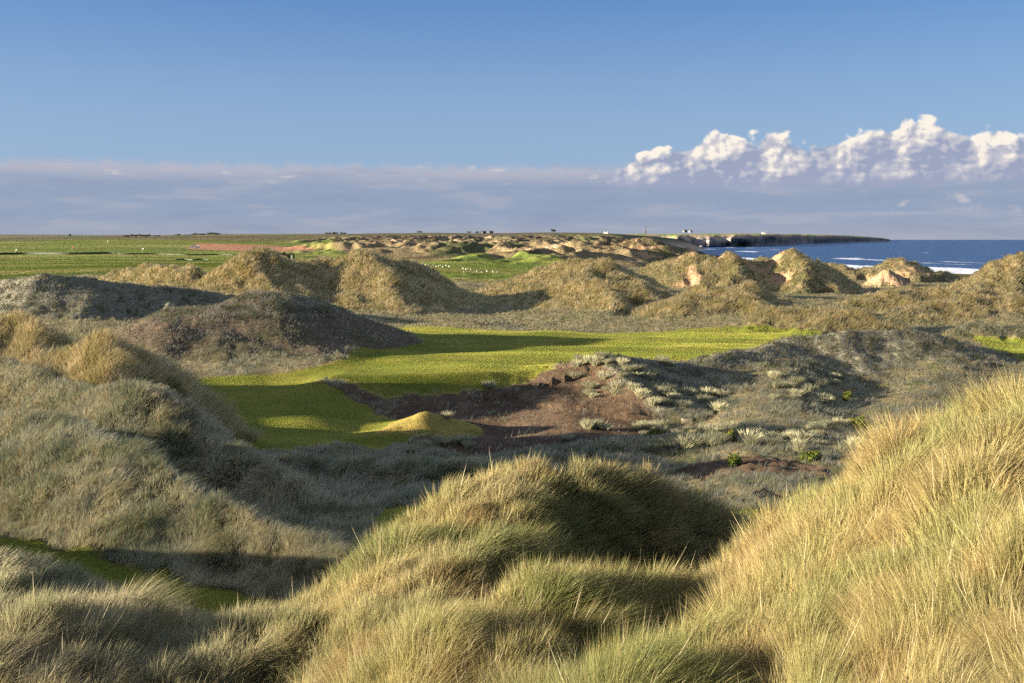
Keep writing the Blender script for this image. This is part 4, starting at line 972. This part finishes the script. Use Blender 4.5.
def SS(x_, lo_, hi_):
    nd = N(nt, 'ShaderNodeMapRange', interpolation_type='SMOOTHSTEP'); put(nd.inputs[0], x_); nd.inputs[1].default_value = lo_; nd.inputs[2].default_value = hi_; return nd.outputs[0]
def SSR(x_, hi_, lo_): return M('SUBTRACT', 1.0, SS(x_, lo_, hi_))
def MIXC(f_, a_, b_):
    nd = N(nt, 'ShaderNodeMix', data_type='RGBA'); put(nd.inputs[0], f_); put(nd.inputs[6], a_); put(nd.inputs[7], b_); return nd.outputs[2]
def VEC(x_, y_, z_=0.0):
    nd = N(nt, 'ShaderNodeCombineXYZ'); put(nd.inputs[0], x_); put(nd.inputs[1], y_); put(nd.inputs[2], z_); return nd.outputs[0]
def NZ(v_, scale, det, ro=.55):
    nd = N(nt, 'ShaderNodeTexNoise', noise_dimensions='2D', inp={'Scale': scale, 'Detail': det, 'Roughness': ro}); lk.new(v_, nd.inputs['Vector']); return nd.outputs[0]
def VOR(v_, scale):
    nd = N(nt, 'ShaderNodeTexVoronoi', feature='F1', voronoi_dimensions='2D', inp={'Scale': scale, 'Detail': 2.0, 'Roughness': .5}); lk.new(v_, nd.inputs['Vector']); return nd.outputs['Distance']
tcn = N(nt, 'ShaderNodeTexCoord'); sx_ = N(nt, 'ShaderNodeSeparateXYZ'); lk.new(tcn.outputs['Generated'], sx_.inputs[0])
az = M('ARCTAN2', sx_.outputs[0], sx_.outputs[1]); el = M('ARCSINE', sx_.outputs[2])
# clear sky, cooled
tint = N(nt, 'ShaderNodeMix', data_type='RGBA', blend_type='MULTIPLY'); tint.inputs[0].default_value = 1.0
lk.new(sk.outputs[0], tint.inputs[6]); tint.inputs[7].default_value = (.86, .95, 1.06, 1)
col_ = tint.outputs[2]
col_ = MIXC(.72, col_, MIXC(SS(el, .05, .26), disp(142, 167, 204), disp(80, 120, 182)))
# broken high cloud, unseen, added outside the view to brighten shaded ground
hv = N(nt, 'ShaderNodeVectorMath', operation='DIVIDE'); lk.new(tcn.outputs['Generated'], hv.inputs[0]); zc_ = M('ADD', M('MAXIMUM', sx_.outputs[2], 0.0), .15); put(hv.inputs[1], VEC(zc_, zc_, 1.0))
hi = M('MULTIPLY', SS(NZ(hv.outputs[0], 1.6, 5.0, .6), .42, .62), SS(el, .33, .55))
col_ = MIXC(M('MULTIPLY', hi, .8), col_, disp(236, 234, 228, 1.25))
# a thin pale veil low down
veil = M('MULTIPLY', SSR(el, .26, .04), .5)
col_ = MIXC(veil, col_, disp(148, 172, 206))
# stratus deck along the horizon
pS = VEC(M('MULTIPLY', az, 3.0), M('MULTIPLY', el, 22.0))
nS = NZ(pS, 3.0, 6.0, .6)
nS2 = NZ(VEC(M('MULTIPLY', M('ADD', az, 3.7), 6.0), M('MULTIPLY', el, 30.0)), 4.0, 7.0, .6)
topS = M('ADD', .0735, M('MULTIPLY', M('SUBTRACT', NZ(VEC(M('MULTIPLY', az, 9.0), M('MULTIPLY', el, 9.0), 1.0), 6.0, 6.0, .65), .5), .016))
aS = M('MULTIPLY', SS(M('SUBTRACT', topS, el), -.003, .008), .92)
deck = MIXC(SS(el, .0, .028), disp(163, 169, 185), disp(149, 163, 189))
deck = MIXC(SS(el, .050, .070), deck, disp(184, 185, 199))
deck = MIXC(M('MULTIPLY', SS(nS, .50, .68), .40), deck, disp(184, 184, 196))
deck = MIXC(M('MULTIPLY', M('MULTIPLY', SS(nS2, .60, .72), SS(el, .048, .064)), .6), deck, disp(222, 214, 210))
deck = MIXC(M('MULTIPLY', SSR(nS, .46, .30), .35), deck, disp(134, 148, 180))
col_ = MIXC(aS, col_, deck)
# cumulus bank: the height of its tops along the horizon
fcv = N(nt, 'ShaderNodeFloatCurve'); cm = fcv.mapping.curves[0]
PT = [(555, 196), (580, 184), (602, 168), (622, 158), (640, 150), (662, 147), (690, 140), (716, 129), (735, 133), (752, 137), (770, 136), (800, 143), (830, 136), (860, 139), (890, 131), (915, 126), (935, 134), (962, 134), (985, 133), (1010, 143), (1040, 138), (1100, 146), (1180, 170), (1260, 200)]
AZ0, AZ1 = .03, .72
pts_ = [(((math.atan2(px - 512, FPX)) - AZ0) / (AZ1 - AZ0), (239.5 - py) / FPX * 6.0) for px, py in PT]
cm.points[0].location = (0, .2); cm.points[1].location = (1, .2)
for p_ in pts_: cm.points.new(*p_)
fcv.mapping.update()
lk.new(M('DIVIDE', M('SUBTRACT', az, AZ0), AZ1 - AZ0), fcv.inputs['Value'])
topC = M('DIVIDE', fcv.outputs[0], 6.0)
def dens(da, de):
    a2 = M('ADD', M('ADD', az, da), 2.3); e2 = M('MULTIPLY', M('ADD', el, de), 1.3)
    v_ = VEC(a2, e2)
    wv = N(nt, 'ShaderNodeVectorMath', operation='MULTIPLY_ADD'); nw = N(nt, 'ShaderNodeTexNoise', noise_dimensions='2D', inp={'Scale': 42.0, 'Detail': 3.0}); lk.new(v_, nw.inputs['Vector'])
    lk.new(nw.outputs['Color'], wv.inputs[0]); wv.inputs[1].default_value = (.016, .016, 0); lk.new(v_, wv.inputs[2])
    b1 = M('SUBTRACT', .5, VOR(wv.outputs[0], 20.0)); b2 = M('SUBTRACT', .5, VOR(wv.outputs[0], 55.0))
    n_ = M('SUBTRACT', NZ(v_, 70.0, 6.0, .6), .5)
    return M('ADD', M('ADD', M('MULTIPLY', b1, .60), M('MULTIPLY', b2, .34)), M('MULTIPLY', n_, .30))
d0 = dens(0.0, 0.0); d1 = dens(-.0045, .003); d2 = dens(-.011, .008)
env = M('MULTIPLY', M('SUBTRACT', topC, el), 34.0)
body = M('ADD', M('ADD', M('MINIMUM', env, .75), M('MULTIPLY', M('SUBTRACT', d0, .16), .90)), .17)
aC = M('MULTIPLY', SS(body, .0, .20), SS(el, .045, .058))
grad = M('ADD', M('MULTIPLY', M('SUBTRACT', d0, d1), 1.25), M('MULTIPLY', M('SUBTRACT', d0, d2), 1.0))
lit = M('ADD', M('ADD', .40, grad), M('MULTIPLY', M('SUBTRACT', el, .080), 12.0))
lit = M('ADD', lit, M('MULTIPLY', SSR(env, .55, .0), .28))
ccol = MIXC(SS(lit, .02, .46), disp(158, 167, 194), disp(196, 196, 207))
ccol = MIXC(SS(lit, .40, .95), ccol, disp(253, 244, 232))
ccol = MIXC(M('MULTIPLY', SSR(el, .070, .05), .8), ccol, disp(160, 168, 194))
col_ = MIXC(aC, col_, ccol)
# loose scraps under the bank on the right
nW = NZ(VEC(M('MULTIPLY', az, 1.0), M('MULTIPLY', el, 1.8), 7.1), 34.0, 7.0, .6)
aW = M('MULTIPLY', M('MULTIPLY', SS(nW, .56, .70), M('MULTIPLY', SS(el, .018, .03), SSR(el, .052, .036))), M('MULTIPLY', SS(az, .30, .36), .65))
col_ = MIXC(aW, col_, disp(206, 200, 206))
lk.new(col_, bg.inputs[0]); lk.new(bg.outputs[0], out.inputs[0])
sl_ = bpy.data.lights.new('sun', 'SUN'); sl_.energy = 5.0; sl_.angle = R(.55); sl_.color = (1.0, .87, .66)
so = bpy.data.objects.new('sun', sl_); COL.objects.link(so)
from mathutils import Vector
dirs = Vector((math.sin(SUN_AZ) * math.cos(SUN_EL), math.cos(SUN_AZ) * math.cos(SUN_EL), math.sin(SUN_EL)))
so.rotation_euler = dirs.to_track_quat('Z', 'Y').to_euler(); so.location = (-50, 0, 60)

# ------------------------------------------------------------------ render settings
vs = scene.view_settings; vs.view_transform = 'Standard'; vs.look = 'None'; vs.gamma = 1; vs.exposure = EXPO; vs.use_curve_mapping = False
cy = scene.cycles; cy.max_bounces = 5; cy.diffuse_bounces = 3; cy.transmission_bounces = 4; cy.glossy_bounces = 2; cy.transparent_max_bounces = 4
cy.use_denoising = False; cy.denoiser = 'OPENIMAGEDENOISE'; cy.denoising_input_passes = 'RGB_ALBEDO_NORMAL'; cy.use_adaptive_sampling = True; cy.adaptive_threshold = .02
cy.caustics_reflective = False; cy.caustics_refractive = False
